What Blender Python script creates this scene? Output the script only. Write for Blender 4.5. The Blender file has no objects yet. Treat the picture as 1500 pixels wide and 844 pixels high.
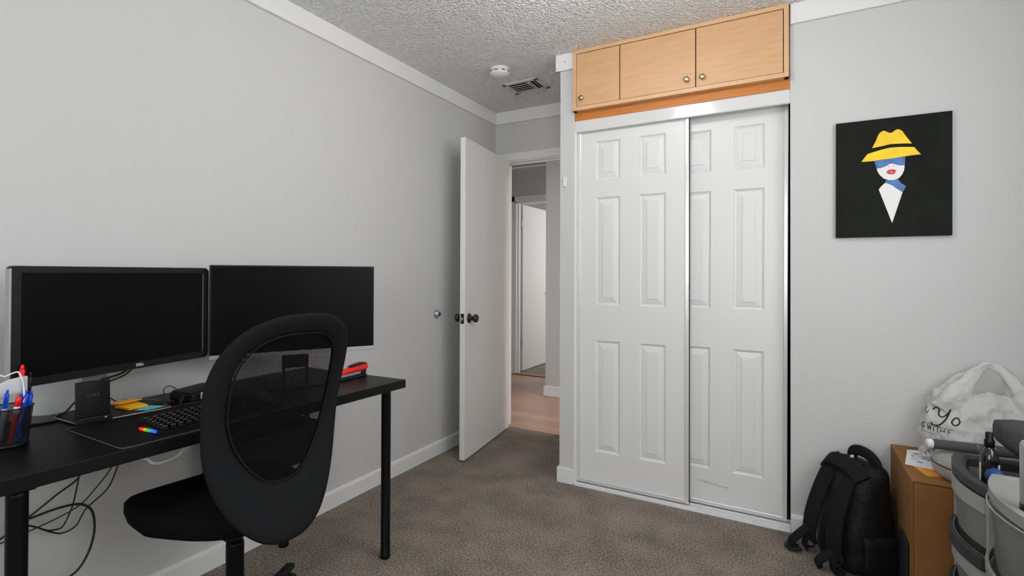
import bpy, bmesh, math, random
from mathutils import Vector, Matrix, Euler
random.seed(7)
S = bpy.context.scene
COL = S.collection
PI = math.pi

# ------------------------------------------------------------------ camera, light, exposure
cam = bpy.data.cameras.new('camera'); cam_o = bpy.data.objects.new('camera', cam); COL.objects.link(cam_o)
yaw, pit, rol = 0.5208734, 0.00873225, 0.0038340
fw = Vector((-math.sin(yaw), math.cos(yaw), 0)); rt = Vector((math.cos(yaw), math.sin(yaw), 0)); up = Vector((0, 0, 1))
f2 = fw*math.cos(pit)+up*math.sin(pit); u2 = up*math.cos(pit)-fw*math.sin(pit)
r3 = rt*math.cos(rol)+u2*math.sin(rol); u3 = u2*math.cos(rol)-rt*math.sin(rol)
M = Matrix((r3, u3, -f2)).transposed().to_4x4(); M.translation = Vector((2.03, 0, 1.18996))
cam_o.matrix_world = M
cam.sensor_width = 36; cam.lens = 36*756.9/1500
cam.shift_x = 21.935/1500; cam.shift_y = -28.335/1500
cam.clip_start = 0.02
S.camera = cam_o

w = bpy.data.worlds.new('world'); S.world = w; w.use_nodes = True
w.node_tree.nodes['Background'].inputs[0].default_value = (0.85, 0.93, 1, 1)
w.node_tree.nodes['Background'].inputs[1].default_value = 1.0

def area(name, loc, rot, sx, sy, power, color=(1, 1, 1), spread=PI):
    l = bpy.data.lights.new(name, 'AREA'); l.shape = 'RECTANGLE'; l.size = sx; l.size_y = sy
    l.energy = power; l.color = color; l.spread = spread
    o = bpy.data.objects.new(name, l); COL.objects.link(o); o.location = loc; o.rotation_euler = rot
    return o
# daylight through the window behind the camera, through the far room's window, and an added fill light in the hall
area('window_daylight', (1.70, -1.37, 1.52), (PI/2, 0, 0), 2.0, 1.25, 34, (.97, .985, 1))
area('side_window_daylight', (3.02, 1.15, 1.58), (PI/2, 0, PI/2), 1.4, 1.10, 24, (.97, .985, 1))
area('far_room_daylight', (1.2, 7.0, 1.5), (PI/2, 0, PI/2), 1.2, 1.2, 42, (1, .99, .98))
area('hall_fill', (2.5, 4.05, 2.40), (0, 0, 0), .3, .3, 60, (1, .97, .94))

S.view_settings.view_transform = 'Standard'; S.view_settings.look = 'None'
S.view_settings.gamma = 1; S.view_settings.use_curve_mapping = False
S.view_settings.exposure = -0.12
S.cycles.max_bounces = 10; S.cycles.diffuse_bounces = 7; S.cycles.transparent_max_bounces = 16
S.cycles.use_denoising = True
S.cycles.sample_clamp_indirect = 6

# ------------------------------------------------------------------ materials
def lin(c):
    return tuple((v/12.92 if v <= .04045 else ((v+.055)/1.055)**2.4) for v in c)
def rgb(r, g, b): return lin((r/255, g/255, b/255))

def mat(name, col, rough=.6, metal=0, bump=0, bscale=80, bdetail=3, var=0, vscale=8, spec=.5, bdist=.002, emit=None, estr=0, stretch=None, sheen=0):
    m = bpy.data.materials.new(name); m.use_nodes = True
    nt = m.node_tree; N = nt.nodes; L = nt.links; b = N['Principled BSDF']
    b.inputs['Base Color'].default_value = (*col, 1); b.inputs['Roughness'].default_value = rough
    b.inputs['Metallic'].default_value = metal; b.inputs['Specular IOR Level'].default_value = spec
    if sheen: b.inputs['Sheen Weight'].default_value = sheen
    tc = N.new('ShaderNodeTexCoord'); src = tc.outputs['Object']
    if stretch:
        mp = N.new('ShaderNodeMapping'); mp.inputs['Scale'].default_value = stretch
        L.new(src, mp.inputs['Vector']); src = mp.outputs['Vector']
    if var:
        n = N.new('ShaderNodeTexNoise'); n.inputs['Scale'].default_value = vscale; n.inputs['Detail'].default_value = 5
        L.new(src, n.inputs['Vector'])
        r = N.new('ShaderNodeValToRGB')
        r.color_ramp.elements[0].position = .3; r.color_ramp.elements[1].position = .7
        r.color_ramp.elements[0].color = (*[c*(1-var) for c in col], 1); r.color_ramp.elements[1].color = (*[min(1, c*(1+var)) for c in col], 1)
        L.new(n.outputs['Fac'], r.inputs['Fac']); L.new(r.outputs['Color'], b.inputs['Base Color'])
    if bump:
        n = N.new('ShaderNodeTexNoise'); n.inputs['Scale'].default_value = bscale; n.inputs['Detail'].default_value = bdetail
        L.new(src, n.inputs['Vector'])
        bp = N.new('ShaderNodeBump'); bp.inputs['Strength'].default_value = bump; bp.inputs['Distance'].default_value = bdist
        L.new(n.outputs['Fac'], bp.inputs['Height']); L.new(bp.outputs['Normal'], b.inputs['Normal'])
    if emit:
        b.inputs['Emission Color'].default_value = (*emit, 1); b.inputs['Emission Strength'].default_value = estr
    return m

M_wall = mat('wall_paint', rgb(201, 201, 200), .75, bump=.34, bscale=120, bdist=.004, spec=.25)
M_hallwall = mat('hall_paint', rgb(196, 195, 193), .75, bump=.2, bscale=95, bdist=.003, spec=.2)
M_white = mat('white_trim_paint', rgb(226, 226, 224), .42, bump=.05, bscale=60)
M_door = mat('white_door_paint', rgb(219, 219, 217), .38, bump=.06, bscale=140, bdist=.001)
M_doorgrey = mat('entry_door_paint', rgb(224, 224, 222), .5, bump=.12, bscale=120, bdist=.002)
M_track = mat('white_enamel_track', rgb(212, 212, 212), .13)
M_stile = mat('white_metal_stile', rgb(222, 222, 222), .25, metal=.3)
M_wood = mat('maple_veneer', rgb(206, 163, 120), .42, var=.07, vscale=7, stretch=(1.2, 1.2, 9))
M_woodedge = mat('maple_edge', rgb(213, 171, 129), .4, var=.06, vscale=9, stretch=(1, 1, 8))
M_orange = mat('orange_stained_wood', rgb(188, 114, 40), .5, var=.22, vscale=6, stretch=(1.5, 1, 30))
M_gapshade = mat('gap_shade', (.006, .006, .006), .9)  # near-black colour standing in for shade inside gaps and cavities
M_brass = mat('antique_brass', rgb(176, 160, 128), .28, metal=1)
M_black = mat('black_plastic', (.006, .006, .0063), .45, spec=.3)
M_blackgloss = mat('gloss_black_plastic', (.004, .004, .0043), .25, spec=.2)
M_knob = mat('matte_black_metal', (.008, .008, .008), .25, spec=.6)
M_screen = mat('dark_screen', (.004, .004, .0043), .34, spec=.07)
M_bezel = mat('bezel_plastic', (.008, .008, .0085), .45, spec=.25)
M_silver = mat('silver_plastic', rgb(170, 171, 173), .35, metal=.6)
M_chrome = mat('chrome', rgb(200, 200, 200), .2, metal=1)
M_dark_metal = mat('black_powder_metal', (.0025, .0025, .0027), .4, spec=.14)
M_desk = mat('black_brown_wood', (.0042, .0040, .0039), .40, spec=.2, bump=.5, bscale=14, bdetail=6, bdist=.0015, stretch=(8, .7, 1), var=.35, vscale=14)
M_mat = mat('black_desk_mat', (.0055, .0055, .0058), .7, spec=.15, bump=.2, bscale=500)
M_matedge = mat('grey_mat_edge', rgb(80, 80, 80), .7)
M_fabric = mat('charcoal_fabric', (.0125, .0128, .0135), .95, bump=.5, bscale=420, bdist=.002, var=.3, vscale=300, spec=.08)
M_seatfab = mat('black_seat_fabric', (.0055, .0055, .006), .95, bump=.5, bscale=420, bdist=.002, spec=.05)
M_pack = mat('backpack_nylon', (.0065, .0065, .0068), .6, bump=.6, bscale=26, bdist=.012, bdetail=4, spec=.25)
M_strap = mat('backpack_webbing', (.0105, .0105, .011), .85, spec=.15, bump=.4, bscale=300, bdist=.001)
M_card = mat('cardboard', rgb(132, 88, 40), .85, bump=.1, bscale=60, var=.07, vscale=14)
M_cardedge = mat('cardboard_edge', rgb(92, 58, 28), .9)
M_paper = mat('white_paper', rgb(225, 226, 228), .7)
M_print = mat('grey_print', rgb(95, 100, 105), .8)
M_envelope = mat('manila_envelope', rgb(226, 148, 52), .7)
M_yellow = mat('yellow_note_paper', rgb(255, 190, 20), .7)
M_yellow2 = mat('pale_orange_note_edge', rgb(250, 215, 150), .7)
M_teal = mat('teal_note_paper', rgb(96, 192, 198), .7)
M_red = mat('red_plastic', rgb(225, 24, 22), .3)
M_blue = mat('blue_plastic', rgb(14, 72, 200), .3)
M_navy = mat('navy_plastic', rgb(20, 34, 84), .35)
M_clear = mat('grey_blue_barrel', rgb(150, 166, 178), .25)
M_ltgrey = mat('light_grey_plastic', rgb(190, 192, 195), .4)
M_dkgrey = mat('dark_grey_foam', rgb(70, 71, 71), .8, bump=.2, bscale=200)
M_ringgrey = mat('grey_band', rgb(88, 88, 96), .6)
M_greyfab = mat('grey_woven_fabric', rgb(158, 156, 150), .95, bump=.5, bscale=260, bdist=.003, var=.22, vscale=190)
M_casefab = mat('charcoal_case_fabric', rgb(58, 58, 60), .95, bump=.4, bscale=260, bdist=.003, var=.2, vscale=200)
M_frame2 = mat('grey_cart_plastic', rgb(136, 136, 132), .5, bump=.1, bscale=300)
M_rimblk = mat('black_cart_rim', rgb(46, 46, 47), .55, bump=.15, bscale=300)
M_amber = mat('dark_amber_glass', (.008, .006, .005), .08, spec=.7)
M_label = mat('bottle_label', rgb(190, 190, 186), .6)
M_ballblue = mat('blue_rubber', rgb(12, 50, 112), .55, bump=.1, bscale=80)
M_cable = mat('black_cable', (.008, .008, .008), .5)
M_cablew = mat('white_cable', rgb(210, 210, 208), .5)
M_detector = mat('detector_plastic', rgb(226, 225, 220), .45)
M_vent = mat('vent_enamel', rgb(205, 205, 202), .5)
M_ink = mat('black_ink', (.006, .006, .006), .7)
M_lettering = mat('silver_lettering', rgb(205, 205, 205), .4)
M_dimletter = mat('grey_lettering', rgb(72, 72, 72), .5)
M_legend = mat('key_side_glint', rgb(60, 60, 62), .25)

def ceiling_material():
    m = bpy.data.materials.new('popcorn_ceiling'); m.use_nodes = True
    nt = m.node_tree; N = nt.nodes; L = nt.links; b = N['Principled BSDF']
    b.inputs['Roughness'].default_value = .95; b.inputs['Specular IOR Level'].default_value = .1
    tc = N.new('ShaderNodeTexCoord')
    n1 = N.new('ShaderNodeTexNoise'); n1.inputs['Scale'].default_value = 85; n1.inputs['Detail'].default_value = 2.5; n1.inputs['Roughness'].default_value = .6
    v = N.new('ShaderNodeTexVoronoi'); v.inputs['Scale'].default_value = 95; v.feature = 'SMOOTH_F1'
    L.new(tc.outputs['Object'], n1.inputs['Vector']); L.new(tc.outputs['Object'], v.inputs['Vector'])
    a = N.new('ShaderNodeMath'); a.operation = 'SUBTRACT'; L.new(n1.outputs['Fac'], a.inputs[0]); L.new(v.outputs['Distance'], a.inputs[1])
    bp = N.new('ShaderNodeBump'); bp.inputs['Strength'].default_value = 1; bp.inputs['Distance'].default_value = .020
    L.new(a.outputs[0], bp.inputs['Height']); L.new(bp.outputs['Normal'], b.inputs['Normal'])
    r = N.new('ShaderNodeValToRGB'); L.new(n1.outputs['Fac'], r.inputs['Fac'])
    r.color_ramp.elements[0].position = .3; r.color_ramp.elements[1].position = .65
    r.color_ramp.elements[0].color = (*rgb(240, 240, 239), 1); r.color_ramp.elements[1].color = (*rgb(252, 252, 252), 1)
    L.new(r.outputs['Color'], b.inputs['Base Color'])
    return m
M_ceil = ceiling_material()

def carpet_material(name, dark, light):
    m = bpy.data.materials.new(name); m.use_nodes = True
    nt = m.node_tree; N = nt.nodes; L = nt.links; b = N['Principled BSDF']
    b.inputs['Roughness'].default_value = 1; b.inputs['Specular IOR Level'].default_value = .05
    b.inputs['Sheen Weight'].default_value = .15
    tc = N.new('ShaderNodeTexCoord')
    n1 = N.new('ShaderNodeTexNoise'); n1.inputs['Scale'].default_value = 135; n1.inputs['Detail'].default_value = 4; n1.inputs['Roughness'].default_value = .7
    n2 = N.new('ShaderNodeTexNoise'); n2.inputs['Scale'].default_value = 5; n2.inputs['Detail'].default_value = 4
    for n in (n1, n2): L.new(tc.outputs['Object'], n.inputs['Vector'])
    mx = N.new('ShaderNodeMath'); mx.operation = 'MULTIPLY_ADD'; mx.inputs[1].default_value = .22
    L.new(n2.outputs['Fac'], mx.inputs[0]); L.new(n1.outputs['Fac'], mx.inputs[2])
    r = N.new('ShaderNodeValToRGB'); L.new(mx.outputs[0], r.inputs['Fac'])
    r.color_ramp.elements[0].position = .49; r.color_ramp.elements[1].position = .73
    r.color_ramp.elements[0].color = (*dark, 1); r.color_ramp.elements[1].color = (*light, 1)
    L.new(r.outputs['Color'], b.inputs['Base Color'])
    bp = N.new('ShaderNodeBump'); bp.inputs['Strength'].default_value = 1; bp.inputs['Distance'].default_value = .012
    L.new(n1.outputs['Fac'], bp.inputs['Height']); L.new(bp.outputs['Normal'], b.inputs['Normal'])
    return m
M_carpet = carpet_material('brown_carpet', rgb(70, 62, 54), rgb(182, 167, 151))
M_carpet2 = carpet_material('far_carpet', rgb(120, 108, 92), rgb(165, 150, 130))

def plank_material():
    m = bpy.data.materials.new('wood_plank_floor'); m.use_nodes = True
    nt = m.node_tree; N = nt.nodes; L = nt.links; b = N['Principled BSDF']
    b.inputs['Roughness'].default_value = .3
    tc = N.new('ShaderNodeTexCoord')
    br = N.new('ShaderNodeTexBrick'); br.inputs['Scale'].default_value = 1
    br.inputs['Brick Width'].default_value = 1.1; br.inputs['Row Height'].default_value = .12; br.inputs['Mortar Size'].default_value = .0015
    br.inputs['Color1'].default_value = (*rgb(190, 140, 110), 1); br.inputs['Color2'].default_value = (*rgb(170, 120, 94), 1)
    br.inputs['Mortar'].default_value = (*rgb(92, 60, 42), 1); br.offset = .37
    L.new(tc.outputs['Object'], br.inputs['Vector'])
    mp = N.new('ShaderNodeMapping'); mp.inputs['Scale'].default_value = (1.5, 40, 1)
    n = N.new('ShaderNodeTexNoise'); n.inputs['Scale'].default_value = 3; n.inputs['Detail'].default_value = 5
    L.new(tc.outputs['Object'], mp.inputs['Vector']); L.new(mp.outputs['Vector'], n.inputs['Vector'])
    mx = N.new('ShaderNodeMix'); mx.data_type = 'RGBA'; mx.blend_type = 'OVERLAY'; mx.inputs['Factor'].default_value = .45
    L.new(br.outputs['Color'], mx.inputs['A']); L.new(n.outputs['Color'], mx.inputs['B'])
    hs = N.new('ShaderNodeHueSaturation'); hs.inputs['Saturation'].default_value = .85
    L.new(mx.outputs['Result'], hs.inputs['Color']); L.new(hs.outputs['Color'], b.inputs['Base Color'])
    return m
M_plank = plank_material()

def weave_material(name, col, cell, open_frac):
    """open woven mesh: real holes between the threads"""
    m = bpy.data.materials.new(name); m.use_nodes = True
    nt = m.node_tree; N = nt.nodes; L = nt.links; b = N['Principled BSDF']; out = N['Material Output']
    b.inputs['Base Color'].default_value = (*col, 1); b.inputs['Roughness'].default_value = .8; b.inputs['Specular IOR Level'].default_value = .06
    uv = N.new('ShaderNodeUVMap'); sp = N.new('ShaderNodeSeparateXYZ'); L.new(uv.outputs['UV'], sp.inputs[0])
    def wave(sign):
        a = N.new('ShaderNodeMath'); a.operation = 'MULTIPLY_ADD'; a.inputs[1].default_value = sign; L.new(sp.outputs['Y'], a.inputs[0]); L.new(sp.outputs['X'], a.inputs[2])
        k = N.new('ShaderNodeMath'); k.operation = 'MULTIPLY'; k.inputs[1].default_value = 1/cell; L.new(a.outputs[0], k.inputs[0])
        fr = N.new('ShaderNodeMath'); fr.operation = 'FRACT'; L.new(k.outputs[0], fr.inputs[0])
        g = N.new('ShaderNodeMath'); g.operation = 'LESS_THAN'; g.inputs[1].default_value = open_frac; L.new(fr.outputs[0], g.inputs[0])
        return g
    a, c = wave(1), wave(-1)
    mu = N.new('ShaderNodeMath'); mu.operation = 'MULTIPLY'; L.new(a.outputs[0], mu.inputs[0]); L.new(c.outputs[0], mu.inputs[1])
    t = N.new('ShaderNodeBsdfTransparent'); mx = N.new('ShaderNodeMixShader')
    L.new(mu.outputs[0], mx.inputs[0]); L.new(b.outputs[0], mx.inputs[1]); L.new(t.outputs[0], mx.inputs[2]); L.new(mx.outputs[0], out.inputs[0])
    return m
M_mesh = weave_material('chair_mesh_weave', (.004, .004, .0045), .0058, .50)
M_cupmesh = weave_material('pen_cup_wire_weave', (.010, .010, .010), .0026, .55)

def translucent_material(name, col, fac, rough=.35, bump=0):
    m = bpy.data.materials.new(name); m.use_nodes = True
    nt = m.node_tree; N = nt.nodes; L = nt.links; b = N['Principled BSDF']; out = N['Material Output']
    b.inputs['Base Color'].default_value = (*col, 1); b.inputs['Roughness'].default_value = rough
    if bump:
        tc = N.new('ShaderNodeTexCoord'); n = N.new('ShaderNodeTexNoise'); n.inputs['Scale'].default_value = 11; n.inputs['Detail'].default_value = 5; n.noise_type = 'RIDGED_MULTIFRACTAL'; n.inputs['Distortion'].default_value = .6
        L.new(tc.outputs['Object'], n.inputs['Vector'])
        bp = N.new('ShaderNodeBump'); bp.inputs['Strength'].default_value = bump; bp.inputs['Distance'].default_value = .02
        L.new(n.outputs['Fac'], bp.inputs['Height']); L.new(bp.outputs['Normal'], b.inputs['Normal'])
    t = N.new('ShaderNodeBsdfTranslucent'); t.inputs[0].default_value = (*col, 1)
    tr = N.new('ShaderNodeBsdfTransparent'); tr.inputs[0].default_value = (.9, .9, .9, 1)
    mx = N.new('ShaderNodeMixShader'); mx.inputs[0].default_value = .35; L.new(b.outputs[0], mx.inputs[1]); L.new(t.outputs[0], mx.inputs[2])
    m2 = N.new('ShaderNodeMixShader'); m2.inputs[0].default_value = fac; L.new(mx.outputs[0], m2.inputs[1]); L.new(tr.outputs[0], m2.inputs[2])
    L.new(m2.outputs[0], out.inputs[0])
    return m
M_bag = translucent_material('thin_white_plastic_bag', rgb(226, 226, 223), .06, .35, .9)
M_drawer = translucent_material('frosted_drawer_plastic', rgb(168, 170, 166), .30, .3)
M_drawer2 = translucent_material('clouded_drawer_plastic', rgb(150, 151, 147), .22, .3, .3)

def glow_strip_material():
    m = bpy.data.materials.new('rgb_light_strip'); m.use_nodes = True
    nt = m.node_tree; N = nt.nodes; L = nt.links; b = N['Principled BSDF']
    tc = N.new('ShaderNodeTexCoord'); sp = N.new('ShaderNodeSeparateXYZ'); L.new(tc.outputs['Generated'], sp.inputs[0])
    r = N.new('ShaderNodeValToRGB'); L.new(sp.outputs['X'], r.inputs['Fac']); r.color_ramp.interpolation = 'EASE'
    e = r.color_ramp.elements; e[0].position = .2; e[0].color = (1, .02, .01, 1); e[1].position = 1; e[1].color = (.04, .08, 1, 1)
    for p, c in ((.36, (.9, .35, .02, 1)), (.48, (.02, .7, .05, 1)), (.66, (.03, .5, .1, 1)), (.8, (.05, .15, 1, 1))):
        k = e.new(p); k.color = c
    L.new(r.outputs['Color'], b.inputs['Emission Color']); b.inputs['Emission Strength'].default_value = 1.0
    b.inputs['Base Color'].default_value = (.02, .02, .02, 1)
    return m
M_glow = glow_strip_material()

# ------------------------------------------------------------------ helpers
def nb(): return bmesh.new()
def merge(bm, other):
    me = bpy.data.meshes.new('tmp'); other.to_mesh(me); other.free(); bm.from_mesh(me); bpy.data.meshes.remove(me)
def add_box(bm, lo, hi, bev=0, mi=0, M=None, seg=2):
    t = nb(); bmesh.ops.create_cube(t, size=1)
    s = [hi[i]-lo[i] for i in range(3)]; c = [(hi[i]+lo[i])/2 for i in range(3)]
    for v in t.verts: v.co = Vector((v.co.x*s[0]+c[0], v.co.y*s[1]+c[1], v.co.z*s[2]+c[2]))
    if bev: bmesh.ops.bevel(t, geom=list(t.edges), offset=bev, segments=seg, affect='EDGES', profile=.5)
    if M: bmesh.ops.transform(t, matrix=M, verts=t.verts)
    for f in t.faces: f.material_index = mi
    merge(bm, t)
def add_lathe(bm, prof, n=32, M=None, mi=0, smooth=True):
    """profile of (radius, height) about local z"""
    t = nb(); rings = []
    for r, z in prof:
        if r < 1e-6: rings.append([t.verts.new((0, 0, z))])
        else: rings.append([t.verts.new((r*math.cos(2*PI*k/n), r*math.sin(2*PI*k/n), z)) for k in range(n)])
    for a, b in zip(rings, rings[1:]):
        for k in range(n):
            k2 = (k+1) % n
            if len(a) == 1 and len(b) > 1: t.faces.new((a[0], b[k], b[k2]))
            elif len(b) == 1 and len(a) > 1: t.faces.new((a[k2], a[k], b[0]))
            elif len(a) > 1: t.faces.new((a[k], b[k], b[k2], a[k2]))
    bmesh.ops.recalc_face_normals(t, faces=t.faces)
    for f in t.faces: f.smooth = smooth; f.material_index = mi
    if M: bmesh.ops.transform(t, matrix=M, verts=t.verts)
    merge(bm, t)
def axisM(p, d):
    """matrix putting local z along d at p"""
    return Matrix.Translation(Vector(p)) @ Vector(d).normalized().to_track_quat('Z', 'Y').to_matrix().to_4x4()
def cr(pts, n=8, closed=False):
    """smooth curve through points"""
    P = [Vector(p) for p in pts]; out = []
    m = len(P) if closed else len(P)-1
    for i in range(m):
        if closed: p0, p1, p2, p3 = (P[(i+j-1) % len(P)] for j in range(4))
        else: p0, p1, p2, p3 = P[max(i-1, 0)], P[i], P[i+1], P[min(i+2, len(P)-1)]
        for k in range(n):
            t = k/n
            out.append(.5*((2*p1)+(p2-p0)*t+(2*p0-5*p1+4*p2-p3)*t*t+(3*p1-p0-3*p2+p3)*t**3))
    if not closed: out.append(P[-1].copy())
    return out
def add_tube(bm, pts, r, n=8, mi=0, flat=1.0, upv=None, closed=False):
    """tube along points; r number or list; flat scales the second cross axis"""
    P = [Vector(p) for p in pts]; R = r if isinstance(r, (list, tuple)) else [r]*len(P)
    t = nb(); rings = []; nrm = None
    for i, p in enumerate(P):
        if closed: d = P[(i+1) % len(P)]-P[i-1]
        else: d = (P[min(i+1, len(P)-1)]-P[max(i-1, 0)])
        d.normalize()
        if upv: a = Vector(upv).cross(d)
        elif nrm is None: a = d.orthogonal()
        else: a = nrm - d*nrm.dot(d)
        if a.length < 1e-6: a = d.orthogonal()
        a.normalize(); nrm = a; b = d.cross(a)
        rings.append([t.verts.new(p+a*R[i]*math.cos(2*PI*k/n)+b*R[i]*flat*math.sin(2*PI*k/n)) for k in range(n)])
    prs = list(zip(rings, rings[1:]))
    if closed: prs.append((rings[-1], rings[0]))
    for a, b in prs:
        for k in range(n): t.faces.new((a[k], a[(k+1) % n], b[(k+1) % n], b[k]))
    if not closed: t.faces.new(rings[0][::-1]); t.faces.new(rings[-1])
    bmesh.ops.recalc_face_normals(t, faces=t.faces)
    for f in t.faces: f.smooth = len(f.verts) == 4; f.material_index = mi
    merge(bm, t)
def add_prism(bm, poly, z0, z1, M=None, bev=0, mi=0, smooth=False):
    """polygon in local xy extruded z0..z1"""
    t = nb()
    a = [t.verts.new((x, y, z0)) for x, y in poly]; b = [t.verts.new((x, y, z1)) for x, y in poly]
    t.faces.new(a[::-1]); t.faces.new(b); n = len(poly)
    for k in range(n): t.faces.new((a[k], a[(k+1) % n], b[(k+1) % n], b[k]))
    bmesh.ops.recalc_face_normals(t, faces=t.faces)
    if bev:
        ed = [e for e in t.edges if abs(e.verts[0].co.z-e.verts[1].co.z) < 1e-9]
        bmesh.ops.bevel(t, geom=ed, offset=bev, segments=2, affect='EDGES', profile=.5)
    for f in t.faces: f.material_index = mi; f.smooth = smooth
    if M: bmesh.ops.transform(t, matrix=M, verts=t.verts)
    merge(bm, t)
def add_loft(bm, secs, cap=True, smooth=True, mi=0):
    """list of closed rings of 3d points of equal count"""
    t = nb(); rings = [[t.verts.new(p) for p in s] for s in secs]
    n = len(rings[0])
    for a, b in zip(rings, rings[1:]):
        for k in range(n): t.faces.new((a[k], a[(k+1) % n], b[(k+1) % n], b[k]))
    if cap: t.faces.new(rings[0][::-1]); t.faces.new(rings[-1])
    bmesh.ops.recalc_face_normals(t, faces=t.faces)
    for f in t.faces: f.smooth = smooth; f.material_index = mi
    merge(bm, t)
def superellipse(a, b, e, n=40):
    out = []
    for k in range(n):
        t = 2*PI*k/n; c, s = math.cos(t), math.sin(t)
        out.append((a*math.copysign(abs(c)**(2/e), c), b*math.copysign(abs(s)**(2/e), s)))
    return out
def rrect(w, h, r, n=6):
    out = []
    for cx, cy, a0 in ((w/2-r, h/2-r, 0), (-w/2+r, h/2-r, PI/2), (-w/2+r, -h/2+r, PI), (w/2-r, -h/2+r, 1.5*PI)):
        for k in range(n+1): out.append((cx+r*math.cos(a0+PI/2*k/n), cy+r*math.sin(a0+PI/2*k/n)))
    return out

def obj(name, bm, m, parent=None, local=False, smooth=None):
    me = bpy.data.meshes.new(name); bm.to_mesh(me); bm.free()
    for x in (m if isinstance(m, (list, tuple)) else [m]): me.materials.append(x)
    if smooth is not None:
        for p in me.polygons: p.use_smooth = smooth
    o = bpy.data.objects.new(name, me); COL.objects.link(o)
    if parent is not None:
        o.parent = parent
        if not local:      # geometry given in room coordinates
            q = parent; W = Matrix.Identity(4)
            while q is not None:
                W = q.matrix_parent_inverse.inverted() @ Matrix.Identity(4) if False else W
                break
            o.matrix_parent_inverse = world_of(parent).inverted()
    return o
def world_of(o):
    m = o.matrix_basis.copy()
    if o.parent is not None: m = world_of(o.parent) @ o.matrix_parent_inverse @ m
    return m
def tag(o, label, cat, group=None):
    o['label'] = label; o['category'] = cat
    if group: o['group'] = group
    return o
def thing(name, label, cat, loc=(0, 0, 0), rz=0, group=None):
    o = bpy.data.objects.new(name, None); COL.objects.link(o); o.empty_display_size = .05
    o.location = loc; o.rotation_euler = (0, 0, rz)
    return tag(o, label, cat, group)
def struct(name, bm, m, parent=None):
    o = obj(name, bm, m, parent)
    if parent is None: o['kind'] = 'structure'
    return o
def bevmod(o, wdt=.003, seg=2):
    b = o.modifiers.new('bevel', 'BEVEL'); b.width = wdt; b.segments = seg; b.limit_method = 'ANGLE'; return o
def text_bm(txt, size, M, depth=.0004, shear=0, mi=0, weight=0):
    cu = bpy.data.curves.new('t', 'FONT'); cu.body = txt; cu.size = size; cu.extrude = depth; cu.shear = shear; cu.offset = weight
    cu.align_x = 'CENTER'; cu.align_y = 'CENTER'
    o = bpy.data.objects.new('t', cu); COL.objects.link(o)
    dg = bpy.context.evaluated_depsgraph_get(); me = bpy.data.meshes.new_from_object(o.evaluated_get(dg))
    bpy.data.objects.remove(o); bpy.data.curves.remove(cu)
    bm = nb(); bm.from_mesh(me); bpy.data.meshes.remove(me)
    bmesh.ops.transform(bm, matrix=M, verts=bm.verts)
    for f in bm.faces: f.material_index = mi
    return bm
def box_struct(name, lo, hi, m, bev=0):
    b = nb(); add_box(b, lo, hi, bev); return struct(name, b, m)

# ------------------------------------------------------------------ the room
H = 2.44; Yb = 3.5055; Yc = 2.7514; XR = 3.05; YR = -1.40
box_struct('floor', (-.12, YR, -.06), (XR, 3.545, 0), M_carpet)
box_struct('floor_hall', (-.95, 3.545, -.06), (3.4, 5.44, -.002), M_plank)
box_struct('floor_far_room', (-2.6, 5.44, -.06), (2.2, 8.6, 0), M_carpet2)
box_struct('ceiling', (-.12, YR-.1, H), (XR+.1, Yb, H+.08), M_ceil)
box_struct('ceiling_hall', (-1.2, Yb+.1, H), (3.4, 5.40, H+.08), M_hallwall)
box_struct('ceiling_far_room', (-2.6, 5.52, H), (2.2, 8.6, H+.08), M_white)
box_struct('wall_left', (-.1, YR-.1, 0), (0, Yb+.1, H), M_wall)
b = nb()                                                    # back wall of the door alcove, with the doorway
add_box(b, (0, Yb, 0), (.074, Yb+.1, H)); add_box(b, (.074, Yb, 2.065), (.868, Yb+.1, H)); add_box(b, (.855, Yb, 0), (2.03, Yb+.1, H))
struct('wall_back', b, M_wall)
b = nb()                                                    # closet wall: narrow return beside the alcove, closet opening, long plain run
add_box(b, (.868, Yc, 0), (.955, Yb, H)); add_box(b, (2.018, Yc, 0), (XR, Yc+.10, H))
add_box(b, (.955, Yc+.02, 2.045), (2.018, Yc+.10, H))
struct('wall_closet', b, M_wall)
b = nb(); add_box(b, (2.018, Yc+.10, 0), (2.1, Yb, H)); add_box(b, (.955, Yb-.03, 0), (2.018, Yb, H)); struct('wall_closet_inside', b, M_gapshade)  # closet interior coloured near-black, its shade put into the paint
b = nb()                                                    # right wall with its window, level with the middle of the room
sy0, sy1, sz0, sz1 = .42, 1.88, 1.0, 2.15
add_box(b, (XR, YR-.1, 0), (XR+.1, sy0, H)); add_box(b, (XR, sy1, 0), (XR+.1, Yc+.1, H)); add_box(b, (XR, sy0, 0), (XR+.1, sy1, sz0)); add_box(b, (XR, sy0, sz1), (XR+.1, sy1, H))
struct('wall_right', b, M_wall)
b = nb()
for lo, hi in (((XR+.04, sy0, sz0), (XR+.09, sy0+.04, sz1)), ((XR+.04, sy1-.04, sz0), (XR+.09, sy1, sz1)), ((XR+.04, sy0, sz0), (XR+.09, sy1, sz0+.04)), ((XR+.04, sy0, sz1-.04), (XR+.09, sy1, sz1)), ((XR+.04, 1.13, sz0), (XR+.09, 1.17, sz1))): add_box(b, lo, hi, .004)
struct('window_2', b, M_white)
b = nb()                                                    # wall behind the camera with its window opening
wx0, wx1, wz0, wz1 = .70, 2.70, .88, 2.12
add_box(b, (0, YR-.1, 0), (wx0, YR, H)); add_box(b, (wx1, YR-.1, 0), (XR, YR, H))
add_box(b, (wx0, YR-.1, 0), (wx1, YR, wz0)); add_box(b, (wx0, YR-.1, wz1), (wx1, YR, H))
struct('wall_rear', b, M_wall)
b = nb()
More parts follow.
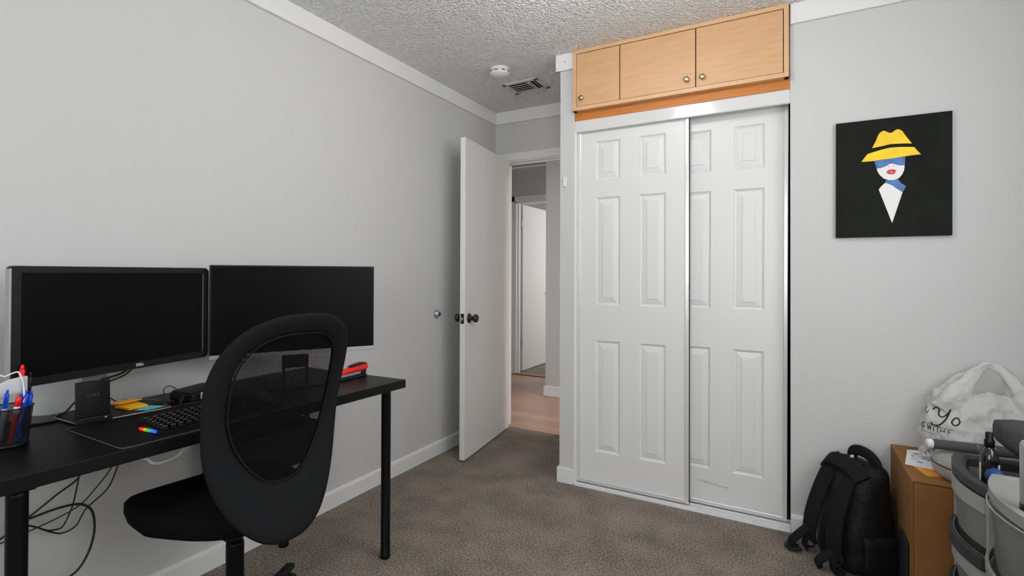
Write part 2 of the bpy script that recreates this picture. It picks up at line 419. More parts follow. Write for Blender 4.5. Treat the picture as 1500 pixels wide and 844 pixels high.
for lo, hi in (((wx0, YR-.09, wz0), (wx0+.04, YR-.04, wz1)), ((wx1-.04, YR-.09, wz0), (wx1, YR-.04, wz1)), ((wx0, YR-.09, wz0), (wx1, YR-.04, wz0+.04)), ((wx0, YR-.09, wz1-.04), (wx1, YR-.04, wz1)), ((1.68, YR-.09, wz0), (1.72, YR-.04, wz1))):
    add_box(b, lo, hi, .004)
struct('window_1', b, M_white)
# hall and far room walls
box_struct('wall_hall_near', (-.062, 4.60, 0), (3.3, 4.70, H), M_hallwall)
box_struct('wall_hall_left', (-1.05, 3.545, 0), (-.95, 5.44, H), M_hallwall)
box_struct('wall_hall_right', (3.3, 3.545, 0), (3.4, 5.44, H), M_hallwall)
b = nb(); add_box(b, (-1.05, 5.42, 0), (-.835, 5.52, H)); add_box(b, (-.835, 5.42, 2.035), (-.03, 5.52, H)); add_box(b, (-.03, 5.42, 0), (2.2, 5.52, H))
struct('wall_hall_far', b, M_hallwall)
b = nb(); add_box(b, (-2.6, 8.5, 0), (2.2, 8.6, H)); add_box(b, (-2.6, 5.52, 0), (-2.5, 8.6, H)); add_box(b, (2.1, 5.52, 0), (2.2, 8.6, H))
struct('wall_far_room', b, M_hallwall)
b = nb(); add_box(b, (-.835, 5.40, 0), (-.03, 5.45, .012), .004); struct('trim_threshold', b, mat('brass_threshold', rgb(170, 130, 100), .4, var=.1))

# baseboards (rounded top edge)
def baseboard(name, p0, p1, nrm, h=.087, t=.013, m=M_white):
    p0, p1, nrm = Vector(p0), Vector(p1), Vector(nrm)
    prof = [(0, 0), (t, 0), (t, h-.016), (t*.85, h-.008), (t*.5, h-.002), (0, h)]
    bm = nb(); add_loft(bm, [[p+nrm*a+Vector((0, 0, z)) for a, z in prof] for p in (p0, p1)], smooth=False)
    return struct(name, bm, m)
baseboard('baseboard_left', (0, YR, 0), (0, Yb, 0), (1, 0, 0))
b = nb()
baseboard('baseboard_closet', (2.0205, Yc, 0), (XR, Yc, 0), (0, -1, 0))
add_box(b, (.855, Yc-.013, 0), (.953, Yc+.001, .087), .005); add_box(b, (.855, Yc-.012, 0), (.869, Yb-.02, .087), .005)
struct('baseboard_stub', b, M_white)
b = nb(); add_box(b, (-.078, 4.585, 0), (3.3, 4.601, .098), .004); add_box(b, (-.078, 4.586, 0), (-.061, 4.7, .098), .004)
struct('baseboard_hall', b, M_white)
# flat crown boards
def crown(name, lo, hi):
    b = nb(); add_box(b, lo, hi, .002); return struct(name, b, M_white)
crown('trim_crown_left', (0, YR, 2.347), (.018, Yb, H))
crown('trim_crown_back', (.018, Yb-.018, 2.347), (.868, Yb, H))
crown('trim_crown_closet', (2.0185, Yc-.018, 2.347), (XR, Yc, H))
b = nb(); add_box(b, (.846, Yc-.020, 2.347), (.955, Yc, H), .002); add_box(b, (.846, Yc-.019, 2.347), (.868, Yb-.018, H), .002)
add_lathe(b, [(0, .001), (.003, .001), (.003, 0)], 12, axisM((.903, Yc-.0205, 2.395), (0, -1, 0)), mi=1)
struct('trim_crown_stub', b, [M_white, M_ink])
# doorway casing and jamb
b = nb()
add_box(b, (.018, Yb-.014, 2.056), (.868, Yb+.001, 2.113), .003); add_box(b, (.018, Yb-.014, 0), (.075, Yb+.001, 2.06), .003)
add_box(b, (.072, Yb, 0), (.089, Yb+.11, 2.065), .002); add_box(b, (.837, Yb, 0), (.856, Yb+.11, 2.065), .002); add_box(b, (.075, Yb, 2.047), (.856, Yb+.11, 2.066), .002)
add_box(b, (.089, Yb+.045, 2.035), (.837, Yb+.07, 2.048), .001)
struct('trim_doorway', b, M_white)
b = nb()
add_box(b, (-.90, 5.405, 0), (-.833, 5.421, 2.10), .003); add_box(b, (-.90, 5.405, 2.035), (.03, 5.421, 2.10), .003); add_box(b, (-.035, 5.405, 0), (.03, 5.421, 2.10), .003)
add_box(b, (-.835, 5.41, 0), (-.815, 5.53, 2.036), .002); add_box(b, (-.835, 5.41, 2.016), (-.03, 5.53, 2.036), .002); add_box(b, (-.05, 5.41, 0), (-.03, 5.53, 2.036), .002)
add_box(b, (-.815, 5.455, 0), (-.802, 5.49, 2.02), .001)
struct('trim_far_doorway', b, M_white)

# ceiling globe lamp in the middle of the room
lamp = thing('ceiling_lamp', 'round white globe lamp in the middle of the ceiling', 'lamp', (1.42, 1.62, H))
b = nb(); add_lathe(b, [(0, 0), (.075, 0), (.073, -.012), (.05, -.022), (0, -.024)], 40, Matrix.Translation((1.42, 1.62, H))); add_lathe(b, [(0, -.02), (.012, -.02), (.012, -.035), (0, -.035)], 16, Matrix.Translation((1.42, 1.62, H))); obj('canopy', b, M_white, lamp)
b = nb(); add_lathe(b, [(.11*math.sin(PI*k/24), -.135+.11*math.cos(PI*k/24)) for k in range(25)], 40, Matrix.Translation((1.42, 1.62, H)))
obj('globe', b, mat('lit_globe', rgb(240, 240, 236), .4, emit=(1, .985, .965), estr=36), lamp)

# ------------------------------------------------------------------ entry door (stands open against the left wall)
def knob_bm(b, p, d, rr=.032, rk=.027, length=.062, mi=0):
    add_lathe(b, [(0, 0), (rr, 0), (rr, .004), (rr*.8, .009), (rr*.42, .012), (rk*.45, .018), (rk*.45, .028), (rk*.8, .033), (rk, .043), (rk*.98, .052), (rk*.75, .060), (rk*.4, length), (0, length+.001)], 28, axisM(p, d), mi)
hinge = Vector((.137, 3.489, 0)); free = Vector((.241, 2.715, 0)); dv = (free-hinge).normalized(); nv = Vector((-dv.y, dv.x, 0))   # nv points to the wall side
if nv.x > 0: nv = -nv
d1 = bpy.data.objects.new('door_1', None); COL.objects.link(d1); d1.location = hinge; d1['kind'] = 'structure'; d1['label'] = 'white flat entry door standing open beside the left wall'
Lw = (free-hinge).length
b = nb(); DM = Matrix.Translation(hinge) @ Matrix((dv, nv, Vector((0, 0, 1)))).transposed().to_4x4()
add_box(b, (0, 0, .014), (Lw, .035, 2.047), .0015, M=DM); obj('slab', b, M_doorgrey, d1)
kx = Lw-.062; kz = .902
b = nb(); knob_bm(b, DM @ Vector((kx, 0, kz)), -nv); obj('door_knob', b, M_knob, d1)
b = nb(); knob_bm(b, DM @ Vector((kx, .035, kz)), nv); obj('door_knob', b, M_knob, d1)
b = nb(); add_box(b, (Lw-.001, .0055, kz-.032), (Lw+.0015, .0295, kz+.032), .0008, M=DM)
add_box(b, (Lw, .010, kz-.010), (Lw+.011, .024, kz+.009), .003, mi=1, M=DM); obj('latch_plate', b, [M_knob, M_chrome], d1)
# far room door, opened inwards
d4 = bpy.data.objects.new('door_4', None); COL.objects.link(d4); d4.location = (-.80, 5.54, 0); d4['kind'] = 'structure'; d4['label'] = 'white door standing open in the room across the hall'
b = nb(); add_box(b, (-.84, 5.575, .012), (-.805, 6.33, 2.02), .002, M=Matrix.Translation((-.005, 0, 0))); obj('slab', b, M_door, d4)
b = nb(); knob_bm(b, (-.81, 6.265, .93), (1, 0, 0)); obj('door_knob', b, M_silver, d4)
for z in (.3, 1.75):
    b = nb(); add_box(b, (-.835, 5.535, z), (-.806, 5.576, z+.09), .002); obj('hinge', b, M_silver, d4)

b = nb(); secs = []
for z, hw, hd in ((.001, .07, .10), (.3, .065, .11), (.9, .06, .10), (1.35, .055, .09), (1.50, .035, .06), (1.56, .008, .012)): secs.append([Vector((-.925+x, 5.86+y, z)) for x, y in superellipse(hw, hd, 2.6, 24)])
add_loft(b, secs); tag(obj('dark_filler', b, M_black), 'tall dark shape added behind the white door across the hall', 'dark shape')  # dark shape added to blacken the gap beside the far door

# ------------------------------------------------------------------ sliding closet doors
def panel_door_bm(w, h, panels, t=.03, mi=0):
    """moulded panel door; front face at local y=0 facing -y, x 0..w, z 0..h"""
    bm = nb()
    xs = sorted({0, w, *[p[0] for p in panels], *[p[2] for p in panels]}); zs = sorted({0, h, *[p[1] for p in panels], *[p[3] for p in panels]})
    def quad(a, b2, c, d): bm.faces.new([bm.verts.new(v) for v in (a, b2, c, d)])
    def inp(x, z): return any(p[0] < x < p[2] and p[1] < z < p[3] for p in panels)
    for x0, x1 in zip(xs, xs[1:]):
        for z0, z1 in zip(zs, zs[1:]):
            if not inp((x0+x1)/2, (z0+z1)/2): quad((x0, 0, z0), (x1, 0, z0), (x1, 0, z1), (x0, 0, z1))
    for px0, pz0, px1, pz1 in panels:
        prof = [(0, 0), (.004, .0055), (.012, .009), (.017, .0065), (.038, .0030), (.0405, .0005)]
        for (i0, y0), (i1, y1) in zip(prof, prof[1:]):
            a = [(px0+i0, y0, pz0+i0), (px1-i0, y0, pz0+i0), (px1-i0, y0, pz1-i0), (px0+i0, y0, pz1-i0)]
            c = [(px0+i1, y1, pz0+i1), (px1-i1, y1, pz0+i1), (px1-i1, y1, pz1-i1), (px0+i1, y1, pz1-i1)]
            for k in range(4): quad(a[k], a[(k+1) % 4], c[(k+1) % 4], c[k])
        i, y = prof[-1]; quad((px0+i, y, pz0+i), (px1-i, y, pz0+i), (px1-i, y, pz1-i), (px0+i, y, pz1-i))
    bmesh.ops.remove_doubles(bm, verts=bm.verts, dist=1e-6)
    for a, b2 in (((0, 0, 0), (0, 1, 1)), ((1, 0, 0), (1, 1, 1))):
        x = w*a[0]; quad((x, 0, 0), (x, t, 0), (x, t, h), (x, 0, h))
    quad((0, 0, 0), (w, 0, 0), (w, t, 0), (0, t, 0)); quad((0, 0, h), (w, 0, h), (w, t, h), (0, t, h)); quad((0, t, 0), (w, t, 0), (w, t, h), (0, t, h))
    bmesh.ops.recalc_face_normals(bm, faces=bm.faces)
    return bm
rows = ((.180, .797), (.996, 1.594), (1.693, 1.907))
def sliding(name, x0, x1, y, z0, z1, cols, label, tilt=0):
    o = bpy.data.objects.new(name, None); COL.objects.link(o); o['kind'] = 'structure'; o['label'] = label
    o.location = (x0, y, z0); o.rotation_euler = (0, tilt, 0); wd = x1-x0
    p = [(c0-x0, r0, c1-x0, r1) for c0, c1 in cols for r0, r1 in rows]
    obj('door_panel', panel_door_bm(wd, z1-z0, p), M_door, o, local=True)
    for a in (0, wd-.017):
        b = nb(); add_box(b, (a-.002, -.006, -.002), (a+.017, .034, z1-z0), .003); obj('stile', b, M_stile, o, local=True)
    b = nb(); add_box(b, (.015, -.004, -.002), (wd-.017, .034, .018), .002); obj('bottom_rail', b, M_stile, o, local=True)
    return o
sliding('door_2', .968, 1.567, 2.776, .020, 2.02, ((1.072, 1.210), (1.315, 1.452)), 'left white six-panel sliding closet door, in front of the other')
sliding('door_3', 1.40, 2.002, 2.822, .020, 2.03, ((1.508, 1.659), (1.765, 1.901)), 'right white six-panel sliding closet door with a dark gap at its edge', tilt=.0045)
b = nb(); add_box(b, (.958, Yc-.004, 1.985), (2.0175, Yc+.016, 2.05), .004); add_box(b, (.958, Yc+.012, 2.04), (2.0175, Yc+.12, 2.05)); add_box(b, (.958, Yc+.056, 2.02), (2.0175, Yc+.062, 2.045))
struct('trim_track_top', b, M_track)
b = nb(); add_box(b, (.958, Yc-.012, 0), (2.0175, Yc+.115, .009), .002)
for y in (.008, .048, .095): add_box(b, (.958, Yc+y, .008), (2.0175, Yc+y+.006, .016), .001)
struct('trim_track_bottom', b, M_track)
b = nb(); add_box(b, (.953, Yc-.001, .0), (.966, Yc+.11, 2.05), .002); struct('trim_jamb_closet', b, M_white)

# scuff on the right closet door
b = nb()
for x0, x1, z in ((1.60, 1.66, .134), (1.63, 1.70, .127), (1.70, 1.742, .121)): add_box(b, (x0, 2.8205, z), (x1, 2.8222, z+.0018))
add_box(b, (1.738, 2.8203, .119), (1.744, 2.8222, .124))
o = obj('scuff_mark', b, mat('scuff', rgb(150, 148, 144), .7), bpy.data.objects['door_3'])

# ------------------------------------------------------------------ overhead cabinet
cb = thing('overhead_cabinet', 'pale maple cabinet with three doors above the closet, against the ceiling', 'cabinet', (1.487, Yc, 2.10))
cx0, cx1, cz0, cz1, cy = .957, 2.0125, 2.098, 2.4385, 2.715
b = nb()
add_box(b, (cx0, cy, cz0), (cx0+.020, Yc+.018, cz1), .0012); add_box(b, (cx1-.020, cy, cz0), (cx1, Yc+.018, cz1), .0012)
add_box(b, (cx0, cy-.006, cz0), (cx1, Yc+.018, cz0+.021), .0015); add_box(b, (cx0+.020, cy, cz1-.021), (cx1-.020, Yc+.018, cz1), .0012)
obj('carcass', b, M_woodedge, cb)
b = nb(); add_box(b, (cx0+.018, cy+.018, cz0+.02), (cx1-.018, Yc+.017, cz1-.02)); obj('shade_panel', b, M_gapshade, cb)  # black sheet added as the shade seen between the cabinet doors
for x0, x1, kx_ in ((cx0+.0225, 1.2215, 1.010), (1.2270, 1.6055, 1.567), (1.6110, cx1-.0235, 1.641)):
    b = nb(); add_box(b, (x0, cy+.001, cz0+.0245), (x1, cy+.013, cz1-.0250), .0008)
    dr = obj('cabinet_door', b, M_wood, cb)
    b = nb(); add_lathe(b, [(0, 0), (.006, 0), (.005, .006), (.0065, .010), (.0125, .013), (.014, .018), (.0125, .022), (.006, .0235), (0, .0237)], 24, axisM((kx_, cy+.001, 2.163), (0, -1, 0)))
    obj('knob', b, M_brass, dr)
b = nb(); add_box(b, (.958, Yc-.002, 2.05), (2.0175, Yc+.02, 2.098), .001); o = struct('trim_orange_board', b, M_orange)

# ------------------------------------------------------------------ light switch-like bracket, door stop, detector, vent
b = nb(); add_prism(b, rrect(.020, .062, .0095), 0, .009, Matrix.Translation((.899, Yc, 1.711)) @ Matrix.Rotation(PI/2, 4, 'X'), bev=.003)
add_prism(b, rrect(.011, .022, .005), .009, .014, Matrix.Translation((.899, Yc, 1.695)) @ Matrix.Rotation(PI/2, 4, 'X'), bev=.002)
tag(obj('wall_clip', b, M_white), 'small white clip fixed to the narrow wall left of the closet', 'clip')
b = nb(); add_lathe(b, [(0, 0), (.029, 0), (.029, .004), (.024, .012), (.017, .022), (.013, .026), (0, .027)], 28, axisM((0, 2.74, .921), (1, 0, 0)))
add_lathe(b, [(0, .026), (.0125, .026), (.012, .031), (.008, .034), (0, .035)], 20, axisM((0, 2.74, .921), (1, 0, 0)), mi=1)
tag(obj('door_stop', b, [M_silver, mat('grey_rubber', (.05, .05, .05), .7)]), 'round metal door stop on the left wall beside the door knob', 'door stop')

sd = thing('smoke_detector', 'round white smoke detector on the popcorn ceiling', 'smoke detector', (.474, 2.735, H))
b = nb(); add_lathe(b, [(0, 0), (.058, 0), (.060, -.006), (.060, -.012), (.056, -.013), (.0555, -.019)], 48, Matrix.Translation((.474, 2.735, H))); obj('mounting_base', b, M_detector, sd)
b = nb(); add_lathe(b, [(.0555, -.018), (.061, -.0185), (.0615, -.032), (.058, -.040), (.050, -.044), (.038, -.045), (.036, -.048), (.030, -.0495), (0, -.050)], 48, Matrix.Translation((.474, 2.735, H))); obj('cover', b, M_detector, sd)
b = nb()
for k in range(9):
    a = 2*PI*k/9
    add_box(b, (.0595, -.012, -.0285), (.0625, .012, -.0235), .0005, M=Matrix.Translation((.474, 2.735, H)) @ Matrix.Rotation(a, 4, 'Z'))
obj('intake_slot', b, M_ink, sd)

vt = thing('ceiling_vent', 'white louvred air vent set in the ceiling beside the smoke detector', 'vent', (.487, 3.07, H))
VM = Matrix.Translation((.487, 3.07, H)) @ Matrix.Rotation(-.03, 4, 'Z')
vw, vd, fr = .262, .205, .030
b = nb()
for lo, hi in (((-vw/2, -vd/2, -.008), (vw/2, -vd/2+fr, 0)), ((-vw/2, vd/2-fr, -.008), (vw/2, vd/2, 0)), ((-vw/2, -vd/2, -.008), (-vw/2+fr, vd/2, 0)), ((vw/2-fr, -vd/2, -.008), (vw/2, vd/2, 0))):
    add_box(b, lo, hi, .003, M=VM)
obj('vent_frame', b, M_vent, vt)
b = nb(); add_box(b, (-vw/2+fr-.003, -vd/2+fr-.003, -.0022), (vw/2-fr+.003, vd/2-fr+.003, -.0005), M=VM); obj('cavity_shade', b, M_gapshade, vt)  # black sheet stands in for the deep shadow behind the louvres
for k in range(4):
    b = nb(); y = -vd/2+fr+.020+k*.033
    add_box(b, (-vw/2+fr, -.0085, -.0010), (vw/2-fr-.052, .0085, .0010), M=VM @ Matrix.Translation((0, y, -.010)) @ Matrix.Rotation(.55, 4, 'X')); obj('louvre', b, M_vent, vt)
for k in range(2):
    b = nb(); x = vw/2-fr-.012-k*.024
    add_box(b, (-.007, -vd/2+fr, -.0010), (.007, vd/2-fr, .0010), M=VM @ Matrix.Translation((x, 0, -.009)) @ Matrix.Rotation(.75, 4, 'Y')); obj('side_louvre', b, M_vent, vt)
b = nb(); add_box(b, (vw/2-fr-.052, -vd/2+fr, -.016), (vw/2-fr-.048, vd/2-fr, -.001), M=VM); obj('divider', b, M_vent, vt)

# ------------------------------------------------------------------ painting
polys = {
'crown': ([(2.323, 1.735), (2.329, 1.749), (2.336, 1.764), (2.341, 1.78), (2.346, 1.793), (2.354, 1.801), (2.363, 1.805), (2.371, 1.801), (2.379, 1.795), (2.386, 1.792), (2.394, 1.795), (2.402, 1.802), (2.41, 1.805), (2.419, 1.802), (2.427, 1.794), (2.435, 1.778), (2.445, 1.761), (2.458, 1.739), (2.44, 1.742), (2.41, 1.744), (2.384, 1.745), (2.357, 1.74)], 1),
'brim': ([(2.285, 1.68), (2.306, 1.711), (2.327, 1.717), (2.354, 1.724), (2.384, 1.73), (2.417, 1.729), (2.446, 1.726), (2.466, 1.723), (2.475, 1.708), (2.488, 1.691), (2.459, 1.69), (2.427, 1.687), (2.394, 1.684), (2.361, 1.682), (2.327, 1.679), (2.299, 1.679)], 1),
'mask': ([(2.33, 1.679), (2.361, 1.681), (2.394, 1.684), (2.436, 1.686), (2.434, 1.649), (2.414, 1.652), (2.394, 1.661), (2.384, 1.661), (2.371, 1.652), (2.354, 1.646), (2.339, 1.645)], 2),
'face': ([(2.339, 1.645), (2.354, 1.646), (2.371, 1.652), (2.384, 1.661), (2.394, 1.661), (2.414, 1.652), (2.434, 1.649), (2.432, 1.629), (2.426, 1.613), (2.415, 1.598), (2.4, 1.591), (2.38, 1.592), (2.364, 1.6), (2.35, 1.616), (2.342, 1.632)], 3),
'lips': ([(2.371, 1.625), (2.377, 1.634), (2.386, 1.638), (2.39, 1.636), (2.395, 1.638), (2.406, 1.631), (2.402, 1.62), (2.394, 1.615), (2.384, 1.616), (2.377, 1.62)], 4),
'shine': ([(2.382, 1.627), (2.39, 1.628), (2.395, 1.626), (2.389, 1.623)], 5),
'nos1': ([(2.376, 1.65), (2.381, 1.654), (2.383, 1.651), (2.379, 1.647)], 5),
'nos2': ([(2.393, 1.653), (2.397, 1.654), (2.399, 1.65), (2.395, 1.648)], 5),
'scarf': ([(2.37, 1.592), (2.38, 1.591), (2.4, 1.59), (2.411, 1.593), (2.423, 1.575), (2.439, 1.562), (2.427, 1.537), (2.41, 1.551), (2.394, 1.567), (2.38, 1.576), (2.368, 1.581)], 2),
'chest': ([(2.346, 1.555), (2.357, 1.57), (2.368, 1.581), (2.38, 1.576), (2.394, 1.567), (2.41, 1.551), (2.427, 1.537), (2.392, 1.409)], 3)}
b = nb(); PM = Matrix.Translation((2.392, Yc, 1.605)) @ Matrix.Rotation(.003, 4, 'Y')
add_prism(b, rrect(.396, .507, .002, 2), .003, .0185, PM @ Matrix.Rotation(PI/2, 4, 'X'), bev=.0012)
for k, (p, mi) in polys.items():
    e = .0003 if k in ('lips', 'nos1', 'nos2') else (.0006 if k == 'shine' else 0)
    add_prism(b, [(x-2.3903, z-1.6047) for x, z in p], .0180, .0189+e, PM @ Matrix.Rotation(PI/2, 4, 'X'), mi=mi)
o = obj('painting', b, [mat('black_canvas', rgb(24, 26, 22), .7, spec=.15, bump=.25, bscale=320, bdist=.001, var=.25, vscale=9), mat('yellow_paint', rgb(250, 204, 6), .5, var=.12, vscale=24), mat('blue_paint', rgb(66, 112, 172), .5, var=.25, vscale=40), mat('cream_paint', rgb(232, 231, 226), .5), mat('red_paint', rgb(206, 46, 62), .5, var=.15, vscale=90), mat('pink_paint', rgb(240, 150, 165), .5)])
tag(o, 'black canvas painting of a figure in a yellow hat and blue mask', 'painting')

# ------------------------------------------------------------------ desk
DK = thing('desk', 'long black-brown desk with round black metal legs along the left wall', 'desk', (.02, .40, 0))
Hd = .74; t34 = .034
# top corners on plan
dA, dB, dC, dD = Vector((.611, 1.703)), Vector((.557, .405)), Vector((.004, .428)), Vector((.020, 1.686))
b = nb(); add_prism(b, [(dB.x, dB.y), (dA.x, dA.y), (dD.x, dD.y), (dC.x, dC.y)], Hd-t34, Hd, bev=.0012); obj('tabletop', b, M_desk, DK)
for x, y in ((.549, 1.652), (.527, .472), (.105, 1.50), (.085, .485)):
    b = nb(); P = Matrix.Translation((x, y, 0))
    add_lathe(b, [(0, 0), (.019, 0), (.021, .003), (.021, .012), (.0195, .014), (.0200, .69), (.0200, .7015), (0, .7015)], 28, P)
    add_box(b, (-.026, -.026, .7005), (.026, .026, .7062), .002, M=P)
    obj('leg', b, M_dark_metal, DK)

# black tray hung under the desk top, seen through the chair's mesh
ut = thing('under_desk_tray', 'black tray hanging under the desk behind the office chair', 'tray', (.125, 1.39, .37))
x0, x1, y0, y1 = .06, .19, 1.165, 1.62
b = nb()
for lo, hi in (((x0, y0, .37), (x1, y1, .377)), ((x1-.006, y0, .37), (x1, y1, .531)), ((x0, y0, .37), (x0+.006, y1, .531)), ((x0, y0, .37), (x1, y0+.006, .531)), ((x0, y1-.006, .37), (x1, y1, .531))): add_box(b, lo, hi, .002)
obj('tray', b, M_black, ut)
for x in (x0+.003, x1-.003):
    for y in (1.20, 1.55):
        b = nb(); add_box(b, (x-.002, y-.014, .52), (x+.002, y+.014, .7055), .001); obj('hanger', b, M_black, ut)

# desk mat
b = nb(); pts = []
mw = [(.236, .667), (.560, .664), (.578, 1.16), (.252, 1.16)]
def rounded_poly(p, r, n=5):
    out = []; m = len(p)
    for i in range(m):
        a, c, d = Vector(p[i-1]), Vector(p[i]), Vector(p[(i+1) % m])
        u, v = (a-c).normalized(), (d-c).normalized()
        for k in range(n+1):
            t = k/n; out.append(tuple((c+u*r)*(1-t)**2+2*c*t*(1-t)+(c+v*r)*t*t))
    return out
add_prism(b, rounded_poly(mw, .02), Hd, Hd+.0022, mi=0)
rim = [Vector((x, y, Hd+.0020)) for x, y in rounded_poly(mw, .02)]
add_tube(b, rim, .0011, 6, mi=1, closed=True)
tag(obj('desk_mat', b, [M_mat, M_matedge]), 'thin black desk mat with a pale stitched edge under the keyboard', 'desk mat')

# ------------------------------------------------------------------ monitors
def frame_on(A, B, zc):
    """matrix: local x from A to B across the screen, local z up, local -y out of the screen towards the room"""
    A, B = Vector((A[0], A[1], 0)), Vector((B[0], B[1], 0)); x = (B-A).normalized(); z = Vector((0, 0, 1)); y = z.cross(x)
    c = (A+B)/2; c.z = zc
    return Matrix.Translation(c) @ Matrix((x, y, z)).transposed().to_4x4(), (B-A).length
# left monitor: thick rounded bezel
MT, wL = frame_on((.234, .541), (.139, 1.127), 1.041)
hL = .328
ml = thing('monitor', 'wide monitor with a thick rounded black bezel and silver edge, left on the desk', 'monitor', (.17, .83, Hd+.001))
def ring_frame(bm, w, h, bw_s, bw_t, bw_b, y0, y1, r, M, mi=0):
    """rounded rectangular frame in local xz between depth y0 (front) and y1"""
    out = rrect(w, h, r, 5); cx = 0; iw = w-2*bw_s; ih = h-bw_t-bw_b; cz = (bw_b-bw_t)/2
    inn = [(x, z+cz) for x, z in rrect(iw, ih, .001, 5)]
    t = nb(); R = []
    for ring, y in ((inn, y0+.003), (inn, y0), ([(x*.994, z*.99) for x, z in out], y0), (out, y0+.004), (out, y1), ([(x*.9, z*.85) for x, z in out], y1+.006)):
        R.append([t.verts.new((x, y, z)) for x, z in ring])
    n = len(out)
    for a, c in zip(R, R[1:]):
        for k in range(n): t.faces.new((a[k], a[(k+1) % n], c[(k+1) % n], c[k]))
    t.faces.new(R[-1])
    bmesh.ops.recalc_face_normals(t, faces=t.faces)
    for f in t.faces: f.material_index = mi
    bmesh.ops.transform(t, matrix=M, verts=t.verts); merge(bm, t)
b = nb(); ring_frame(b, wL, hL, .0225, .0185, .0235, -.012, .012, .012, MT); obj('bezel', b, M_bezel, ml)
b = nb(); add_box(b, (-wL/2+.022, -.0105, -hL/2+.023), (wL/2-.022, .0, hL/2-.018), M=MT); obj('screen', b, M_screen, ml)
b = nb()
for s in (-1, 1):
    b = nb(); add_prism(b, rrect(.010, hL-.016, .0045, 4), -.007, .011, MT @ Matrix.Translation((s*(wL/2-.0015), 0, 0)) @ Matrix.Rotation(PI/2, 4, 'X'), bev=.002)
    obj('silver_edge', b, M_silver, ml)
b = nb(); add_box(b, (wL/2-.0235, -.0118, -hL/2+.025), (wL/2-.0218, -.0095, hL/2-.022), M=MT); obj('inner_highlight_strip', b, M_silver, ml)
b = text_bm('DELL', .0115, MT @ Matrix.Translation((.045, -.0124, -hL/2+.012)) @ Matrix.Rotation(PI/2, 4, 'X'), weight=.0003); obj('logo', b, M_lettering, ml)
b = nb(); add_box(b, (-.10, .011, -.085), (.10, .050, .085), .012, M=MT); obj('rear_housing', b, M_black, ml)
b = nb(); add_box(b, (-.090, .050, -.29), (-.015, .064, .05), .006, M=MT); obj('stand_neck', b, M_silver, ml)
b = nb()
bs = [(.232, .700), (.258, .945), (.110, .968), (.045, .945), (.035, .720), (.09, .695)]
add_prism(b, rounded_poly(bs, .016), Hd+.0002, Hd+.0075, bev=.0015); add_tube(b, [Vector((x, y, Hd+.006)) for x, y in rounded_poly(bs, .016)], .0018, 6, mi=1, closed=True)
obj('stand_base', b, [M_black, M_silver], ml)

# right monitor: thin bezel, silver chin
MR, wR = frame_on((.160, 1.126), (.476, 1.652), 1.0405)
hR = .352
mr = thing('monitor', 'thin-bezel black monitor with a silver lower strip, behind the office chair', 'monitor', (.30, 1.38, Hd+.001))
b = nb(); ring_frame(b, wR, hR, .006, .006, .017, -.008, .010, .003, MR); obj('bezel', b, M_bezel, mr)
b = nb(); add_box(b, (-wR/2+.0055, -.0072, -hR/2+.0165), (wR/2-.0055, .0, hR/2-.0055), M=MR); obj('screen', b, M_screen, mr)
b = nb(); add_box(b, (-wR/2+.001, -.0095, -hR/2+.001), (wR/2-.001, -.003, -hR/2+.0165), .001, M=MR); obj('silver_chin', b, M_silver, mr)
b = nb(); add_box(b, (-.16, .008, -.12), (.16, .035, .10), .012, M=MR); obj('rear_housing', b, M_black, mr)
b = nb()                                                    # neck with a cable hole through it
for lo, hi in (((-.050, .036, -.315), (-.038, .052, -.02)), ((.038, .036, -.315), (.050, .052, -.02)), ((-.050, .036, -.235), (.050, .052, -.02)), ((-.050, .036, -.315), (.050, .052, -.293))):
    add_box(b, lo, hi, .004, M=MR)
obj('stand_neck', b, M_black, mr)
b = nb(); add_prism(b, [(x, y) for x, y in rrect(.22, .17, .03)], -.3003, -.293, MR @ Matrix.Translation((0, .03, 0)), bev=.002); obj('stand_base', b, M_black, mr)

# ------------------------------------------------------------------ phone charging stand on the monitor base
cs = thing('charging_stand', 'upright black phone charging stand in front of the left monitor', 'charging stand', (.225, .735, Hd+.0082))
CM, cw = frame_on((.228, .694), (.243, .777), Hd+.0082)
b = nb(); add_box(b, (-.042, 0, .0), (.042, .009, .118), .003, M=CM @ Matrix.Rotation(-.09, 4, 'X')); obj('back_plate', b, M_blackgloss, cs)
b = nb(); add_box(b, (-.042, -.022, 0.0005), (.042, .035, .010), .003, M=CM); add_box(b, (-.042, -.024, .008), (.042, -.016, .017), .0025, M=CM); obj('foot', b, M_black, cs)
b = nb()
TM = CM @ Matrix.Rotation(-.09, 4, 'X') @ Matrix.Translation((0, -.0004, .076)) @ Matrix.Rotation(PI/2, 4, 'X')
for s in (-1, 1):
    add_box(b, (s*.0125-.0006, -.004, 0), (s*.0125+.0006, .004, .0004), M=TM); add_box(b, (min(s*.0125, s*.0105), -.0042, 0), (max(s*.0125, s*.0105), -.0034, .0004), M=TM); add_box(b, (min(s*.0125, s*.0105), .0034, 0), (max(s*.0125, s*.0105), .0042, .0004), M=TM)
for k in range(3):
    add_box(b, (-.0075+k*.0055, -.003, 0), (-.0065+k*.0055, .003, .0004), M=TM); add_box(b, (-.0075+k*.0055, .0022, 0), (-.0035+k*.0055, .003, .0004), M=TM); add_box(b, (-.0075+k*.0055, -.0005, 0), (-.0040+k*.0055, .0003, .0004), M=TM)
obj('emblem', b, M_dimletter, cs)
b = nb(); add_lathe(b, [(0, 0), (.0022, 0), (.0022, .001), (0, .0012)], 12, CM @ Matrix.Translation((.024, -.0243, .0125)) @ Matrix.Rotation(PI/2, 4, 'X')); obj('foot_highlight', b, M_lettering, cs)  # pale dot painted as the small highlight on the foot

